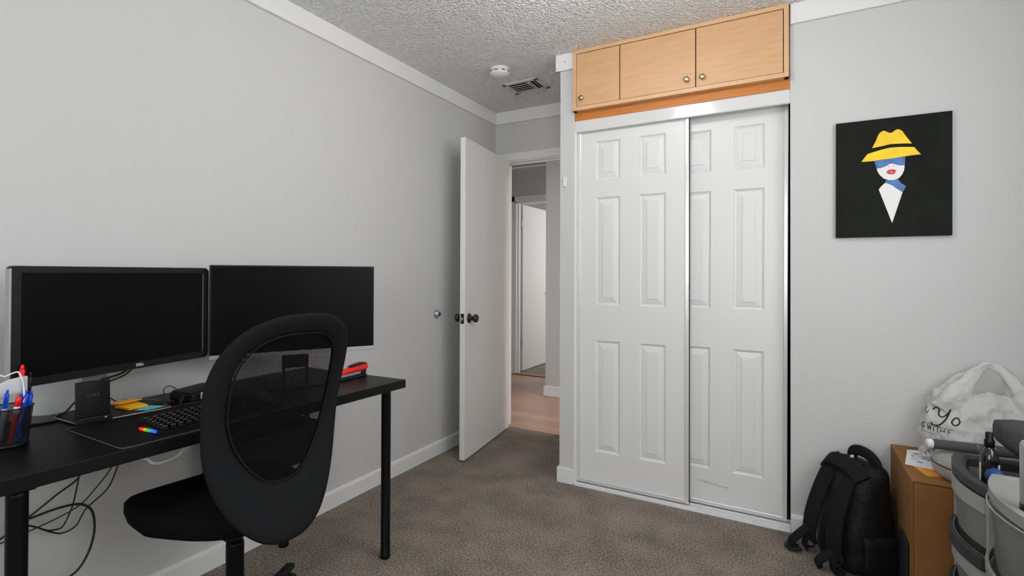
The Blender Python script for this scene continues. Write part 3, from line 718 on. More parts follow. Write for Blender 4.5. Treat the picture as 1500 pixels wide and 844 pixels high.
# ------------------------------------------------------------------ sticky notes
NZ = Hd+.0085
def note(p, z, t, m, label, curl=0, group=None):
    b = nb(); n = 6; A, B, C, D = [Vector((x, y, 0)) for x, y in p]
    rows_ = []
    for i in range(n+1):
        u = i/n; lift = curl*u**2
        rows_.append([(A.lerp(B, u)+Vector((0, 0, z+lift)), D.lerp(C, u)+Vector((0, 0, z+lift)))])
    t_ = nb(); lo = [[t_.verts.new(r[0][0]), t_.verts.new(r[0][1])] for r in rows_]; hi = [[t_.verts.new(r[0][0]+Vector((0, 0, t))), t_.verts.new(r[0][1]+Vector((0, 0, t)))] for r in rows_]
    for k in range(n):
        t_.faces.new((lo[k][0], lo[k][1], lo[k+1][1], lo[k+1][0])); t_.faces.new((hi[k][0], hi[k+1][0], hi[k+1][1], hi[k][1]))
        t_.faces.new((lo[k][0], lo[k+1][0], hi[k+1][0], hi[k][0])); t_.faces.new((lo[k][1], hi[k][1], hi[k+1][1], lo[k+1][1]))
    t_.faces.new((lo[0][0], hi[0][0], hi[0][1], lo[0][1])); t_.faces.new((lo[n][0], lo[n][1], hi[n][1], hi[n][0]))
    bmesh.ops.recalc_face_normals(t_, faces=t_.faces); merge(b, t_)
    return tag(obj('sticky_note', b, m), label, 'sticky note', group)
note([(.205, .860), (.243, .875), (.237, .938), (.178, .912)], NZ-.0002, .0004, M_teal, 'teal sticky note under the yellow notes on the monitor base')
note([(.128, .838), (.199, .848), (.190, .905), (.118, .905)], NZ+.0008, .006, M_yellow, 'yellow sticky note pad lying flat on the teal note')
note([(.085, .842), (.150, .842), (.135, .915), (.075, .905)], NZ+.0072, .003, [M_yellow, M_yellow2], 'yellow sticky note with a curled pale edge on top of the pad', .006)

# ------------------------------------------------------------------ keyboard
kbM = Matrix.Translation((.4715, .772, Hd+.0024)) @ Matrix.Rotation(PI/2-.03, 4, 'Z') @ Matrix.Rotation(.0, 4, 'X')   # local x along desk, local y towards the wall
kb = thing('keyboard', 'black mechanical keyboard with a glowing left edge on the desk mat', 'keyboard', (.4715, .772, Hd+.0024))
kw, kd = .36, .132
b = nb()
add_prism(b, [(-kd/2, 0), (kd/2, 0), (kd/2, .022), (-kd/2, .012)], 0, kw, kbM @ Matrix(((0, 0, 1, 0), (1, 0, 0, 0), (0, 1, 0, 0), (0, 0, 0, 1))), bev=.001); obj('case', b, M_black, kb)
b = nb()
for r in range(6):
    for c in range(16):
        x = .012+c*.0212; y = -kd/2+.012+r*.0202; z = .013+(y+kd/2)/kd*.010
        t = nb(); s0, s1 = .0092, .0066
        lo = [t.verts.new((x+s*s0, y+q*s0, z)) for s, q in ((-1, -1), (1, -1), (1, 1), (-1, 1))]; hi = [t.verts.new((x+s*s1, y+q*s1+.001, z+.0105)) for s, q in ((-1, -1), (1, -1), (1, 1), (-1, 1))]
        t.faces.new(hi); t.faces.new(lo[::-1])
        for k in range(4): t.faces.new((lo[k], lo[(k+1) % 4], hi[(k+1) % 4], hi[k]))
        bmesh.ops.recalc_face_normals(t, faces=t.faces); bmesh.ops.transform(t, matrix=kbM, verts=t.verts); merge(b, t)
o = obj('keycaps', b, M_blackgloss, kb); bevmod(o, .0012)
b = nb(); t = nb()
add_tube(t, [(0, -.042, 0), (0, .040, .004)], .0042, 10)
bmesh.ops.rotate(t, verts=t.verts, matrix=Matrix.Rotation(-PI/2, 3, 'Z')); me = bpy.data.meshes.new('light_bar')
# bar runs along the keyboard's left end, red at the back, blue in front
for v in t.verts: v.co = Vector((v.co.x, v.co.y, v.co.z))
t.to_mesh(me); t.free(); me.materials.append(M_glow)
lb = bpy.data.objects.new('light_bar', me); COL.objects.link(lb); lb.parent = kb
lb.location = (0.0, -.0035, .0045); lb.rotation_euler = (0, 0, 0)
lb['label'] = 'red, green and blue glowing strip'

# ------------------------------------------------------------------ stapler
st = thing('stapler', 'red and black stapler near the right end of the desk', 'stapler', (.395, 1.61, Hd), 0)
SM = Matrix.Translation((.395, 1.613, Hd)) @ Matrix.Rotation(PI/2+.06, 4, 'Z')        # local x along +y
b = nb(); add_box(b, (-.085, -.019, .0003), (.072, .019, .010), .004, M=SM); add_box(b, (.035, -.017, .008), (.074, .017, .046), .010, M=SM); obj('stapler_base', b, M_black, st)
b = nb(); add_box(b, (-.085, -.012, .013), (.050, .012, .024), .002, M=SM); obj('magazine', b, M_silver, st)
b = nb()
secs = []
for x, z0, z1, hw in ((-.090, .024, .030, .008), (-.084, .023, .036, .014), (-.05, .023, .044, .0175), (0, .023, .050, .0185), (.05, .023, .055, .019), (.072, .024, .054, .018), (.082, .028, .049, .014), (.086, .033, .044, .008)):
    secs.append([SM @ Vector((x, a, (z0+z1)/2+c)) for a, c in superellipse(hw, (z1-z0)/2, 3, 20)])
add_loft(b, secs); obj('arm', b, M_red, st)
b = nb(); secs = []
for x, z0, z1, hw in ((-.02, .048, .052, .012), (.02, .050, .058, .0165), (.055, .052, .061, .0165), (.078, .046, .056, .012), (.0875, .036, .046, .008)):
    secs.append([SM @ Vector((x, a, (z0+z1)/2+c)) for a, c in superellipse(hw, (z1-z0)/2, 3, 20)])
add_loft(b, secs); obj('grip', b, M_black, st)

# ------------------------------------------------------------------ small boxes and cables on the desk
dk = thing('docking_station', 'low black docking station with a pale stripe beside the keyboard', 'docking station', (.15, 1.08, Hd))
QM = Matrix.Translation((.165, 1.085, Hd)) @ Matrix.Rotation(.28, 4, 'Z')
b = nb(); add_box(b, (-.05, -.075, .0005), (.055, .085, .030), .006, M=QM); add_prism(b, rrect(.098, .15, .02), .030, .034, QM, bev=.002); obj('housing', b, M_black, dk)
b = nb(); add_box(b, (.052, -.045, .006), (.0565, -.028, .027), .001, M=QM); obj('front_stripe', b, M_ltgrey, dk)
b = nb(); add_tube(b, cr([QM @ Vector(p) for p in ((.02, -.072, .016), (.03, -.095, .022), (.04, -.115, .008), (.06, -.13, .004))]), .006, 8); obj('plug', b, M_black, dk)
b = nb(); add_box(b, (-.024, -.016, .0004), (.024, .016, .014), .003, M=Matrix.Translation((.175, .960, Hd)) @ Matrix.Rotation(1.2, 4, 'Z'))
add_box(b, (.024, -.006, .003), (.034, .006, .011), .002, M=Matrix.Translation((.175, .960, Hd)) @ Matrix.Rotation(1.2, 4, 'Z'))
tag(obj('adapter', b, M_black), 'tiny black cable adapter behind the yellow sticky notes', 'adapter')
b = nb(); add_tube(b, cr([(.175, .975, Hd+.009), (.13, .985, Hd+.035), (.10, 1.01, Hd+.042), (.085, 1.03, Hd+.040), (.11, 1.04, Hd+.03)]), .0018, 8)
tag(obj('cable', b, M_cable), 'thin black cable arching from the adapter to the docking station', 'cable')
b = nb(); add_tube(b, cr([(.11, .80, Hd+.055), (.09, .83, Hd+.045), (.075, .86, Hd+.022), (.07, .875, Hd+.010), (.055, .90, Hd+.014), (.06, .93, Hd+.008), (.12, .95, Hd+.006), (.165, .953, Hd+.006)]), .002, 8)
tag(obj('cable', b, M_cable), 'black cable running behind the sticky notes to the adapter', 'cable')
b = nb()
add_tube(b, cr([MT @ Vector((.05, .03, -.155)), MT @ Vector((.02, .035, -.178)), MT @ Vector((-.04, .045, -.192)), MT @ Vector((-.05, .055, -.21))]), .0035, 8)
add_tube(b, cr([MT @ Vector((.06, .03, -.155)), MT @ Vector((.03, .035, -.185)), MT @ Vector((-.03, .045, -.205)), MT @ Vector((-.05, .055, -.23))]), .003, 8)
tag(obj('cable', b, M_cable), 'pair of black cables hanging under the left monitor', 'cable')
b = nb(); add_tube(b, cr([(.085, .700, Hd+.0095), (.08, .722, Hd+.014), (.08, .748, Hd+.040), (.08, .775, Hd+.065)]), .003, 8)
tag(obj('cable', b, M_cable), 'short black cable rising left of the charging stand', 'cable')
b = nb(); add_prism(b, rounded_poly([(.105, .600), (.125, .690), (.045, .705), (.0, .66), (.02, .60)], .01), Hd+.0003, Hd+.007, bev=.002)
tag(obj('folder', b, M_blackgloss), 'thin black folder lying flat beside the monitor base and pen cup', 'folder')

# ------------------------------------------------------------------ pen cup and pens
cupc = Vector((.275, .533, Hd))
pc = thing('pen_cup', 'black wire mesh pen cup at the desk end', 'pen cup', cupc)
def cup_wall(r0, r1, h, n=64, m=10):
    bm = nb(); uvl = bm.loops.layers.uv.new('UVMap'); g = []
    for j in range(m+1):
        z = .004+(h-.004)*j/m; r = r0+(r1-r0)*j/m
        g.append([bm.verts.new(cupc+Vector((r*math.cos(2*PI*k/n), r*math.sin(2*PI*k/n), z))) for k in range(n)])
    for j in range(m):
        for k in range(n):
            f = bm.faces.new((g[j][k], g[j][(k+1) % n], g[j+1][(k+1) % n], g[j+1][k])); f.smooth = True
            for l, (a, c) in zip(f.loops, ((k, j), (k+1, j), (k+1, j+1), (k, j+1))): l[uvl].uv = (a/n*2*PI*r1, c/m*h)
    return bm
obj('mesh_wall', cup_wall(.0385, .0475, .100), M_cupmesh, pc)
b = nb(); add_lathe(b, [(0, .0005), (.038, .0005), (.0405, .003), (.0405, .009), (.038, .010), (.037, .005), (0, .005)], 48, Matrix.Translation(cupc)); obj('base_plate', b, M_blackgloss, pc)
b = nb(); add_tube(b, [cupc+Vector((.0477*math.cos(2*PI*k/48), .0477*math.sin(2*PI*k/48), .100)) for k in range(48)], .0018, 8, closed=True); obj('rim_wire', b, M_black, pc)
def pen(name, label, foot, tip, r, parts, cat='pen'):
    """parts: list of (u0,u1,r0,r1,material,part name); u along foot->tip"""
    f = cupc+Vector(foot); t = cupc+Vector(tip); o = thing(name, label, cat, f)
    for u0, u1, a, c, m, nm in parts:
        p0, p1 = f.lerp(t, u0), f.lerp(t, u1); L_ = (p1-p0).length
        b = nb(); e = min(.0012, L_*.2)
        add_lathe(b, [(0, 0), (a*r*.8, 0), (a*r, e), (c*r, L_-e), (c*r*.8, L_), (0, L_)], 14, axisM(p0, t-f)); obj(nm, b, m, o)
    return o
M_bl2 = M_black
pen('marker', 'red capped marker standing tallest in the pen cup', (.008, .012, .008), (-.018, .032, .202), .0065, [(0, .70, 1, 1, M_ltgrey, 'barrel'), (.70, .94, 1.12, 1.0, M_red, 'cap'), (.94, 1, .75, .55, M_red, 'cap_end')], 'marker')
pen('marker', 'short red marker with white band at the front of the cup', (.014, .000, .010), (.036, .008, .128), .0062, [(0, .66, 1, 1, M_red, 'barrel'), (.66, .80, 1.02, 1.02, M_paper, 'white_band'), (.80, 1, 1.12, 1.0, M_red, 'cap')], 'marker')
def clicker(label, foot, tip, m1, m2, clip=True, r=.0052):
    o = pen('pen', label, foot, tip, r, [(0, .08, .35, .9, m2, 'nib_cone'), (.08, .66, 1, 1, m1, 'barrel'), (.66, .93, 1.05, 1.0, m2, 'upper_barrel'), (.93, 1, .55, .5, m2, 'push_button')])
    if clip:
        f = cupc+Vector(foot); t = cupc+Vector(tip); d = (t-f).normalized(); s = Vector((.8, -.6, 0)); s = (s-d*s.dot(d)).normalized()
        b = nb(); add_tube(b, cr([f.lerp(t, .92)+s*.004, f.lerp(t, .88)+s*.0095, f.lerp(t, .74)+s*.0075]), .0016, 6); obj('clip', b, m2, o)
    return o
clicker('blue click pen with clear grey barrel, in front of the white tag', (.008, -.022, .010), (.030, -.012, .150), M_clear, M_blue)
clicker('all blue click pen leaning to the cup rim beside the short red marker', (.028, .004, .010), (.026, .028, .142), M_blue, M_blue)
clicker('blue click pen with a navy barrel at the rim side nearest the charging stand', (.018, .022, .010), (.012, .041, .136), M_navy, M_blue)
clicker('grey barrelled pen at the far left of the cup', (.0, -.028, .008), (-.004, -.034, .130), M_clear, M_ltgrey, False)
clicker('black pen standing behind the white tag, shorter of two', (-.012, .016, .010), (-.016, .034, .186), M_black, M_black, False)
clicker('black pen with dark blue barrel rising at the back of the cup', (-.002, .026, .010), (-.004, .045, .182), M_navy, M_black, False)
# white tag with cord, hanging among the pens
clicker('blue pen with a grey barrel standing between the red marker and the blue click pens', (.020, .012, .010), (.020, .018, .132), M_clear, M_blue)
tg = thing('key_tag', 'crumpled pale tag with a white cord hooked over the pens', 'tag', cupc+Vector((0, 0, .13)))
b = nb(); TMx = Matrix.Translation(cupc+Vector((.006, .0, .146))) @ Matrix.Rotation(.55, 4, 'Z') @ Matrix.Rotation(-.12, 4, 'X') @ Matrix.Rotation(.16, 4, 'Y')
add_prism(b, rrect(.010, .044, .002), 0, .002, TMx @ Matrix.Translation((.0, .0, 0)) @ Matrix.Rotation(PI/2, 4, 'X'))
bmesh.ops.delete(b, geom=b.verts, context='VERTS')
secs = []
for y, z0, z1, th in ((-.040, .118, .150, .002), (-.022, .124, .164, .0035), (-.004, .130, .172, .004), (.014, .134, .176, .003), (.032, .136, .176, .002)):
    secs.append([cupc+Vector((.011+th*a*1.0+.005*math.sin(y*90), y, (z0+z1)/2+(z1-z0)/2*c)) for a, c in superellipse(1, 1, 4, 20)])
add_loft(b, secs, smooth=False); obj('tag_card', b, M_ltgrey, tg)
b = nb()
add_tube(b, cr([cupc+Vector(p) for p in ((.010, -.026, .190), (.014, -.014, .182), (.013, .0, .187), (.012, .014, .188), (.019, .020, .168), (.021, .022, .148), (.032, .020, .128), (.034, .018, .112))]), .0018, 8)
obj('cord', b, M_paper, tg)

# ------------------------------------------------------------------ cables under the desk (against the left wall)
NCAB = [0]
def cable(label, pts, r=.0026, m=M_cable):
    dx = .009*NCAB[0]-.012; NCAB[0] += 1
    pts = [(x+dx, y, z) for x, y, z in pts] if pts[0][0] < .3 else pts
    b = nb(); add_tube(b, cr(pts, 10), r, 8)
    return tag(obj('cable', b, m), label, 'cable')
cable('black cable slanting from the desk to behind the near leg', [(.06, .86, .702), (.055, .80, .60), (.05, .778, .53), (.05, .72, .494), (.05, .67, .462), (.05, .60, .42), (.05, .56, .40)], .0032)
cable('black cable hanging in a tight curl beside the near leg', [(.05, .80, .70), (.05, .785, .60), (.05, .764, .474), (.05, .752, .43), (.05, .732, .392), (.05, .708, .392), (.05, .690, .40), (.05, .665, .420), (.05, .62, .45)])
cable('thin black cable dropping from the desk in a shallow loop', [(.06, .93, .702), (.055, .90, .60), (.05, .877, .528), (.05, .85, .47), (.05, .791, .427), (.05, .765, .385), (.05, .73, .376), (.05, .70, .392), (.05, .66, .425), (.05, .61, .46)])
cable('black cable crossing behind the loops under the desk', [(.07, .89, .702), (.062, .86, .56), (.058, .80, .48), (.056, .765, .45), (.055, .72, .435), (.052, .64, .42), (.05, .56, .41)], .0022)
cable('thick black cable in a big loop down to the floor', [(.05, .60, .455), (.05, .665, .462), (.05, .72, .464), (.05, .767, .455), (.05, .797, .427), (.05, .807, .38), (.05, .803, .33), (.05, .785, .28), (.05, .755, .245), (.05, .70, .235), (.05, .66, .252), (.05, .60, .30), (.05, .56, .33)], .0038)
cable('white cable sagging below the desk edge', [(.49, .715, .700), (.495, .73, .69), (0.4995, 0.7521, 0.6806), (0.4995, 0.7653, 0.6659), (0.4995, 0.7869, 0.6582), (0.4995, 0.8194, 0.6605), (0.4995, 0.8387, 0.6659), (.50, .86, .69), (.495, .875, .700)], .0046, M_cablew)

# ------------------------------------------------------------------ office chair
ch = thing('office_chair', 'black office chair with a mesh-backed oval backrest, pushed up to the desk', 'office chair', (.51, 1.005, 0))
ca = .1095       # chair faces the left wall, turned slightly
CH = Matrix.Translation((.51, 1.005, 0)) @ Matrix.Rotation(PI-ca, 4, 'Z')     # local +x = the way it faces
FX, FY = -math.cos(ca), math.sin(ca)
def back_pt(s, t, n):
    """s across, t up the back (0 at its bottom), n out of the back (rearwards)"""
    q = t/.63
    off = -.0495*q+.1163*q*q-.0622*math.sin(max(0, min(1, q))*PI)-.5756*s*s+n
    return Vector((.8215-FX*off-FY*s, .9629-FY*off+FX*s, .4494+t))
def oval(phi, a, c0, b_up, b_dn, e):
    c, s = math.cos(phi), math.sin(phi)
    x = a*math.copysign(abs(c)**(2/e), c); z = math.copysign(abs(s)**(2/e), s)
    return x, c0+(b_up if s > 0 else b_dn)*z
def out_o(p):
    x, z = oval(p, .2025, .33, .30, .33, 2.60)
    k = 1-.199*max(0, (.33-z)/.33)**2+.159*max(0, (z-.33)/.30)
    return x*k, z
def in_o(p):
    x, z = oval(p, .152, .408, .166, .25, 2.9)
    k = 1-.368*max(0, (.408-z)/.25)**2
    return x*k, z
b = nb(); NP = 96; prof = []
K = 14
for k in range(K):
    a = 2*PI*k/K; prof.append((.5-.5*math.cos(a), .020*math.copysign(abs(math.sin(a))**.7, math.sin(a))))
rings = []
for i in range(NP):
    p = 2*PI*i/NP; o_, n_ = out_o(p), in_o(p); ring = []
    for u, h in prof: ring.append(b.verts.new(back_pt(o_[0]+(n_[0]-o_[0])*u, o_[1]+(n_[1]-o_[1])*u, h*(1-.35*u)+.0)))
    rings.append(ring)
for i in range(NP):
    a, c = rings[i], rings[(i+1) % NP]
    for k in range(K): f = b.faces.new((a[k], a[(k+1) % K], c[(k+1) % K], c[k])); f.smooth = True
bmesh.ops.recalc_face_normals(b, faces=b.faces)
obj('backrest_frame', b, M_fabric, ch)
b = nb(); uvl = b.loops.layers.uv.new('UVMap'); NR = 14; g = []
for j in range(NR+1):
    ring = []
    for i in range(NP):
        x, z = in_o(2*PI*i/NP); q = max(j/NR, .001)*1.02; sx, sz = x*q, .408+(z-.408)*q
        ring.append((b.verts.new(back_pt(sx, sz, .004)), (sx, sz)))
    g.append(ring)
for j in range(NR):
    for i in range(NP):
        q = (g[j][i], g[j+1][i], g[j+1][(i+1) % NP], g[j][(i+1) % NP]); f = b.faces.new([x[0] for x in q]); f.smooth = True
        for l, x in zip(f.loops, q): l[uvl].uv = x[1]
obj('backrest_mesh', b, M_mesh, ch)
b = nb(); add_tube(b, [back_pt(in_o(2*PI*i/NP)[0], in_o(2*PI*i/NP)[1], .0125) for i in range(NP)], .0028, 6, closed=True); obj('piping', b, M_fabric, ch)
# seat cushion
b = nb(); secs = []
for z, k in ((.434, .78), (.437, .90), (.448, .97), (.472, 1.0), (.497, .998), (.508, .96), (.516, .88), (.520, .70), (.521, .3)):
    secs.append([CH @ Vector((.035+x*k, (y*k+.245)*(1-.24*max(0, -x)/.26)-.233 if False else y*k*(1-.22*max(0, -x)/.262)+.012-.045*max(0, -x)/.262, z+.022*(1-k if z < .49 else 0)*0+(.012*max(0, -x)/.262 if z < .49 else 0)-.018*(max(0, x)/.23)**3)) for x, y in superellipse(.262, .234, 3.8, 56)])
add_loft(b, secs); obj('seat', b, M_seatfab, ch)
b = nb(); add_box(b, (-.11, -.08, .400), (.11, .08, .455), .012, M=CH); add_tube(b, [CH @ Vector(p) for p in ((0, -.05, .42), (0, -.085, .423), (0, -.10, .426))], [.006, .006, .011], 10); obj('tilt_mechanism', b, M_black, ch)
b = nb(); add_box(b, (-.245, -.04, .446), (-.06, .04, .456), .003, M=CH); add_box(b, (-.256, -.04, .470), (-.244, .04, .56), .003, M=CH); add_box(b, (-.252, -.04, .446), (-.240, .04, .48), .003, M=CH)
obj('back_bracket', b, M_black, ch)
b = nb(); add_lathe(b, [(0, .065), (.026, .065), (.0265, .07), (.0265, .340), (.025, .347), (.020, .350), (.0155, .352), (.0145, .365), (.0145, .405), (0, .405)], 32, CH); obj('gas_lift', b, M_dark_metal, ch)
b = nb(); add_lathe(b, [(0, .055), (.042, .055), (.046, .062), (.046, .105), (.038, .116), (.027, .12), (0, .12)], 32, CH); obj('base_hub', b, M_black, ch)
a0 = math.atan2(1.335-1.005, .372-.51)
for k in range(5):
    a = a0+2*PI*k/5; AM = Matrix.Translation((.51, 1.005, 0)) @ Matrix.Rotation(a, 4, 'Z')
    b = nb(); secs = []
    for x, hw, z0, z1 in ((.03, .026, .058, .108), (.15, .022, .066, .103), (.28, .018, .072, .094), (.335, .017, .073, .092), (.345, .013, .076, .089)):
        secs.append([AM @ Vector((x, y, (z0+z1)/2+z)) for y, z in superellipse(hw, (z1-z0)/2, 5, 20)])
    add_loft(b, secs, smooth=False); arm = obj('base_arm', b, M_black, ch)
    b = nb(); WM = AM @ Matrix.Translation((.325, 0, 0)) @ Matrix.Rotation(.5 if k else 1.2, 4, 'Z')
    for s in (-1, 1): add_lathe(b, [(0, .008), (.012, .008), (.013, .006), (.018, .006), (.0245, .008), (.0255, .012), (.0255, .020), (.0235, .024), (0, .025)], 24, WM @ Matrix.Translation((0, 0, .0258)) @ Matrix.Rotation(s*PI/2, 4, 'X'))
    add_box(b, (-.012, -.0075, .020), (.024, .0075, .056), .004, M=WM); add_lathe(b, [(0, .05), (.007, .05), (.007, .078), (0, .078)], 12, WM)
    obj('caster', b, M_black, arm)

# ------------------------------------------------------------------ backpack
bp = thing('backpack', 'black backpack with padded shoulder straps leaning by the wall and cardboard box', 'backpack', (2.26, 2.60, 0))
BP = Matrix.Translation((2.243, 2.598, 0)) @ Matrix.Rotation(math.radians(32), 4, 'Z') @ Matrix.Diagonal((.9, .94, .955, 1))     # local -x: the strap side
b = nb(); secs = []
for z, dx, a, c, e in ((.004, .0, .105, .125, 3.2), (.02, .0, .115, .135, 3.2), (.08, .0, .122, .142, 3.0), (.18, .002, .120, .140, 2.8), (.28, .012, .108, .134, 2.8), (.35, .016, .102, .130, 3), (.40, .022, .090, .123, 3), (.428, .026, .072, .110, 2.8), (.442, .028, .042, .082, 2.4)):
    secs.append([BP @ Vector((dx+x*(1+.04*math.sin(9*z+5*y*9)), y, z)) for x, y in superellipse(a, c, e, 48)])
add_loft(b, secs); body = obj('pack_body', b, M_pack, bp)
sm = body.modifiers.new('sub', 'SUBSURF'); sm.levels = 1; sm.render_levels = 1
tex = bpy.data.textures.new('crumple', 'CLOUDS'); tex.noise_scale = .09
dm = body.modifiers.new('disp', 'DISPLACE'); dm.texture = tex; dm.strength = .018; dm.mid_level = .5
# pocket bulge on the front
b = nb(); secs = []
for z, q in ((.03, .5), (.05, .9), (.12, 1), (.20, .98), (.25, .85), (.275, .45)):
    secs.append([BP @ Vector((.085+.05*q*x, .105*(.7+.3*q)*y, z)) for x, y in superellipse(1, 1, 2.6, 32)])
add_loft(b, secs); o = obj('front_pocket', b, M_pack, bp); dm = o.modifiers.new('disp', 'DISPLACE'); dm.texture = tex; dm.strength = .012
# side pocket
b = nb(); secs = []
for z, q in ((.02, .7), (.06, 1), (.14, 1), (.17, .9), (.172, .5)):
    secs.append([BP @ Vector((.015+.075*x, -.135+.022*q*y, z)) for x, y in superellipse(1, 1, 2.8, 28)])
add_loft(b, secs); o = obj('side_pocket', b, M_pack, bp); dm = o.modifiers.new('disp', 'DISPLACE'); dm.texture = tex; dm.strength = .010
def strap_band(pts, wdt, th, name='shoulder_strap', upv=None, m=M_strap):
    b = nb(); P = cr([BP @ Vector(p) for p in pts], 8)
    ax = (BP.to_3x3() @ Vector(upv or (-1, 0, 0)))
    t = nb(); rg = []
    for i, p in enumerate(P):
        d = (P[min(i+1, len(P)-1)]-P[max(0, i-1)]).normalized(); a = ax.cross(d)
        a.normalize(); n_ = d.cross(a)
        rg.append([t.verts.new(p+a*x+n_*y) for x, y in superellipse(wdt/2, th/2, 4, 16)])
    for a, c in zip(rg, rg[1:]):
        for k in range(16): f = t.faces.new((a[k], a[(k+1) % 16], c[(k+1) % 16], c[k])); f.smooth = True
    t.faces.new(rg[0][::-1]); t.faces.new(rg[-1]); bmesh.ops.recalc_face_normals(t, faces=t.faces); merge(b, t)
    return obj(name, b, m, bp)
for s in (-1, 1):
    strap_band([(-.01, s*.045, .425), (-.050, s*.056, .408), (-.086, s*.064, .345), (-.118, s*.070, .265), (-.142, s*.076, .18), (-.150, s*.080, .11), (-.140, s*.086, .06)], .078, .018)
    strap_band([(-.145, s*.088, .085), (-.165, s*.092, .050), (-.160, s*.096, .018), (-.12, s*.10, .02)], .034, .007, 'strap_webbing')
strap_band([(-.152, .084, .12), (-.185, .095, .085), (-.215, .11, .045), (-.215, .12, .014), (-.19, .10, .010)], .038, .009, 'strap_tail')
strap_band([(-.21, .14, .016), (-.235, .118, .016), (-.225, .09, .016), (-.19, .08, .018)], .024, .010, 'strap_buckle', (0, 0, 1), M_black)
strap_band([(-.150, -.085, .09), (-.19, -.06, .055), (-.20, -.04, .018), (-.17, -.03, .012)], .036, .008, 'strap_tail')
strap_band([(.055, -.075, .420), (.052, -.068, .452), (.048, -.03, .474), (.048, .03, .474), (.052, .068, .452), (.055, .075, .420)], .044, .020, 'top_handle', (1, 0, 0))
# padded lip across the top of the straps
strap_band([(-.045, -.115, .396), (-.052, -.06, .432), (-.054, .06, .432), (-.045, .115, .396)], .066, .020, 'top_panel', (-.6, 0, .8))
for z0, z1, yy in ((.36, .12, .115), (.36, .12, -.115)):
    b = nb(); add_tube(b, cr([BP @ Vector(p) for p in ((.05, yy*.8, .392), (.085, yy*1.02, .32), (.098, yy*1.08, .2), (.10, yy*1.08, .1))]), .0028, 8)
    obj('zipper_seam', b, M_strap, bp)
b = nb(); add_box(b, (-.008, -.003, 0), (.008, .003, .011), .001, M=BP @ Matrix.Translation((-.005, .0, .452))); obj('zip_pull', b, M_lettering, bp)
b = nb(); add_box(b, (2.3765, 2.33, .0005), (2.3835, 2.47, .235), .003)
tag(obj('folder', b, mat('blue_grey_folder', rgb(22, 30, 42), .6)), 'slim dark blue folder wedged between the backpack and the cardboard box', 'folder')

# ------------------------------------------------------------------ cardboard box
cbx = thing('cardboard_box', 'tall brown cardboard box in the corner beside the backpack', 'box', (2.60, 2.51, 0))
bx0, bx1, by0, by1, bz = 2.3865, 2.82, 2.287, 2.738, .473
b = nb()
add_box(b, (bx0, by0, 0.001), (bx0+.004, by1, bz-.003), .001); add_box(b, (bx1-.004, by0, 0.001), (bx1, by1, bz-.003), .001)
add_box(b, (bx0+.006, by0-.0015, 0.001), (bx1, by0+.003, bz-.008), .001); add_box(b, (bx0, by1-.004, 0.001), (bx1, by1, bz-.003), .001)
obj('box_wall', b, M_card, cbx)
b = nb(); add_box(b, (bx0, by0+.001, bz-.005), (bx1, by1, bz), .0018); obj('lid', b, M_card, cbx)
b = nb(); add_box(b, (bx0+.003, by0+.0005, .001), (bx0+.0062, by0+.005, bz-.006)); add_box(b, (bx0+.003, by0+.0005, bz-.0085), (bx1, by0+.006, bz-.005)); obj('edge_gap', b, M_cardedge, cbx)

# papers and envelope on the box
def sheet(name, label, cat, c, w_, d_, rz, z, t, m, prints=None, tilt=0):
    o = thing(name, label, cat, (c[0], c[1], z), rz)
    b = nb(); add_box(b, (-w_/2, -d_/2, 0), (w_/2, d_/2, t), .0003); p = obj('sheet', b, m, o, local=True)
    if prints:
        b = nb()
        for x, y, a, h in prints: add_box(b, (x, y, t), (x+a, y+h, t+.0002))
        obj('print', b, M_print, o, local=True)
    if tilt: o.rotation_euler = (tilt, 0, rz)
    return o
pr = [(-.03, .03, .02, .014), (-.03, .012, .05, .002), (-.03, .004, .05, .002), (-.03, -.006, .04, .002), (-.01, -.04, .03, .012), (-.03, -.02, .035, .002)]
sheet('envelope', 'orange envelope at the bottom of the papers on the box', 'envelope', (2.468, 2.430), .085, .12, .25, bz+.0005, .002, M_envelope)
sheet('letter', 'white printed letter lying flat on the cardboard box', 'letter', (2.455, 2.545), .09, .19, -.18, bz+.0027, .0012, M_paper, pr)
sheet('letter', 'folded white letter on top of the flat letter beside the drum cushion', 'letter', (2.478, 2.575), .07, .17, .20, bz+.0042, .004, M_paper, pr)
b = nb()
for k in range(5):
    pts = [(2.455+.012*k, 2.565-.012*k+.01*math.sin(k), bz+.009+.012*k), (2.463+.012*k, 2.545-.012*k, bz+.05+.016*k), (2.472+.010*k, 2.505-.01*k, bz+.075+.012*k)]
    P = cr(pts, 4); t = nb(); 
    rows_ = [[t.verts.new(p+Vector((.004*math.sin(i*1.7+k), -.028, 0))), t.verts.new(p+Vector((.006*math.cos(i*1.3+k), .030, .006)))] for i, p in enumerate(P)]
    for r0, r1 in zip(rows_, rows_[1:]): t.faces.new((r0[0], r0[1], r1[1], r1[0]))
    bmesh.ops.solidify(t, geom=t.faces, thickness=.0012); merge(b, t)
tag(obj('receipt', b, M_paper), 'crumpled white receipts standing between the letters and the shopping bag', 'receipt')

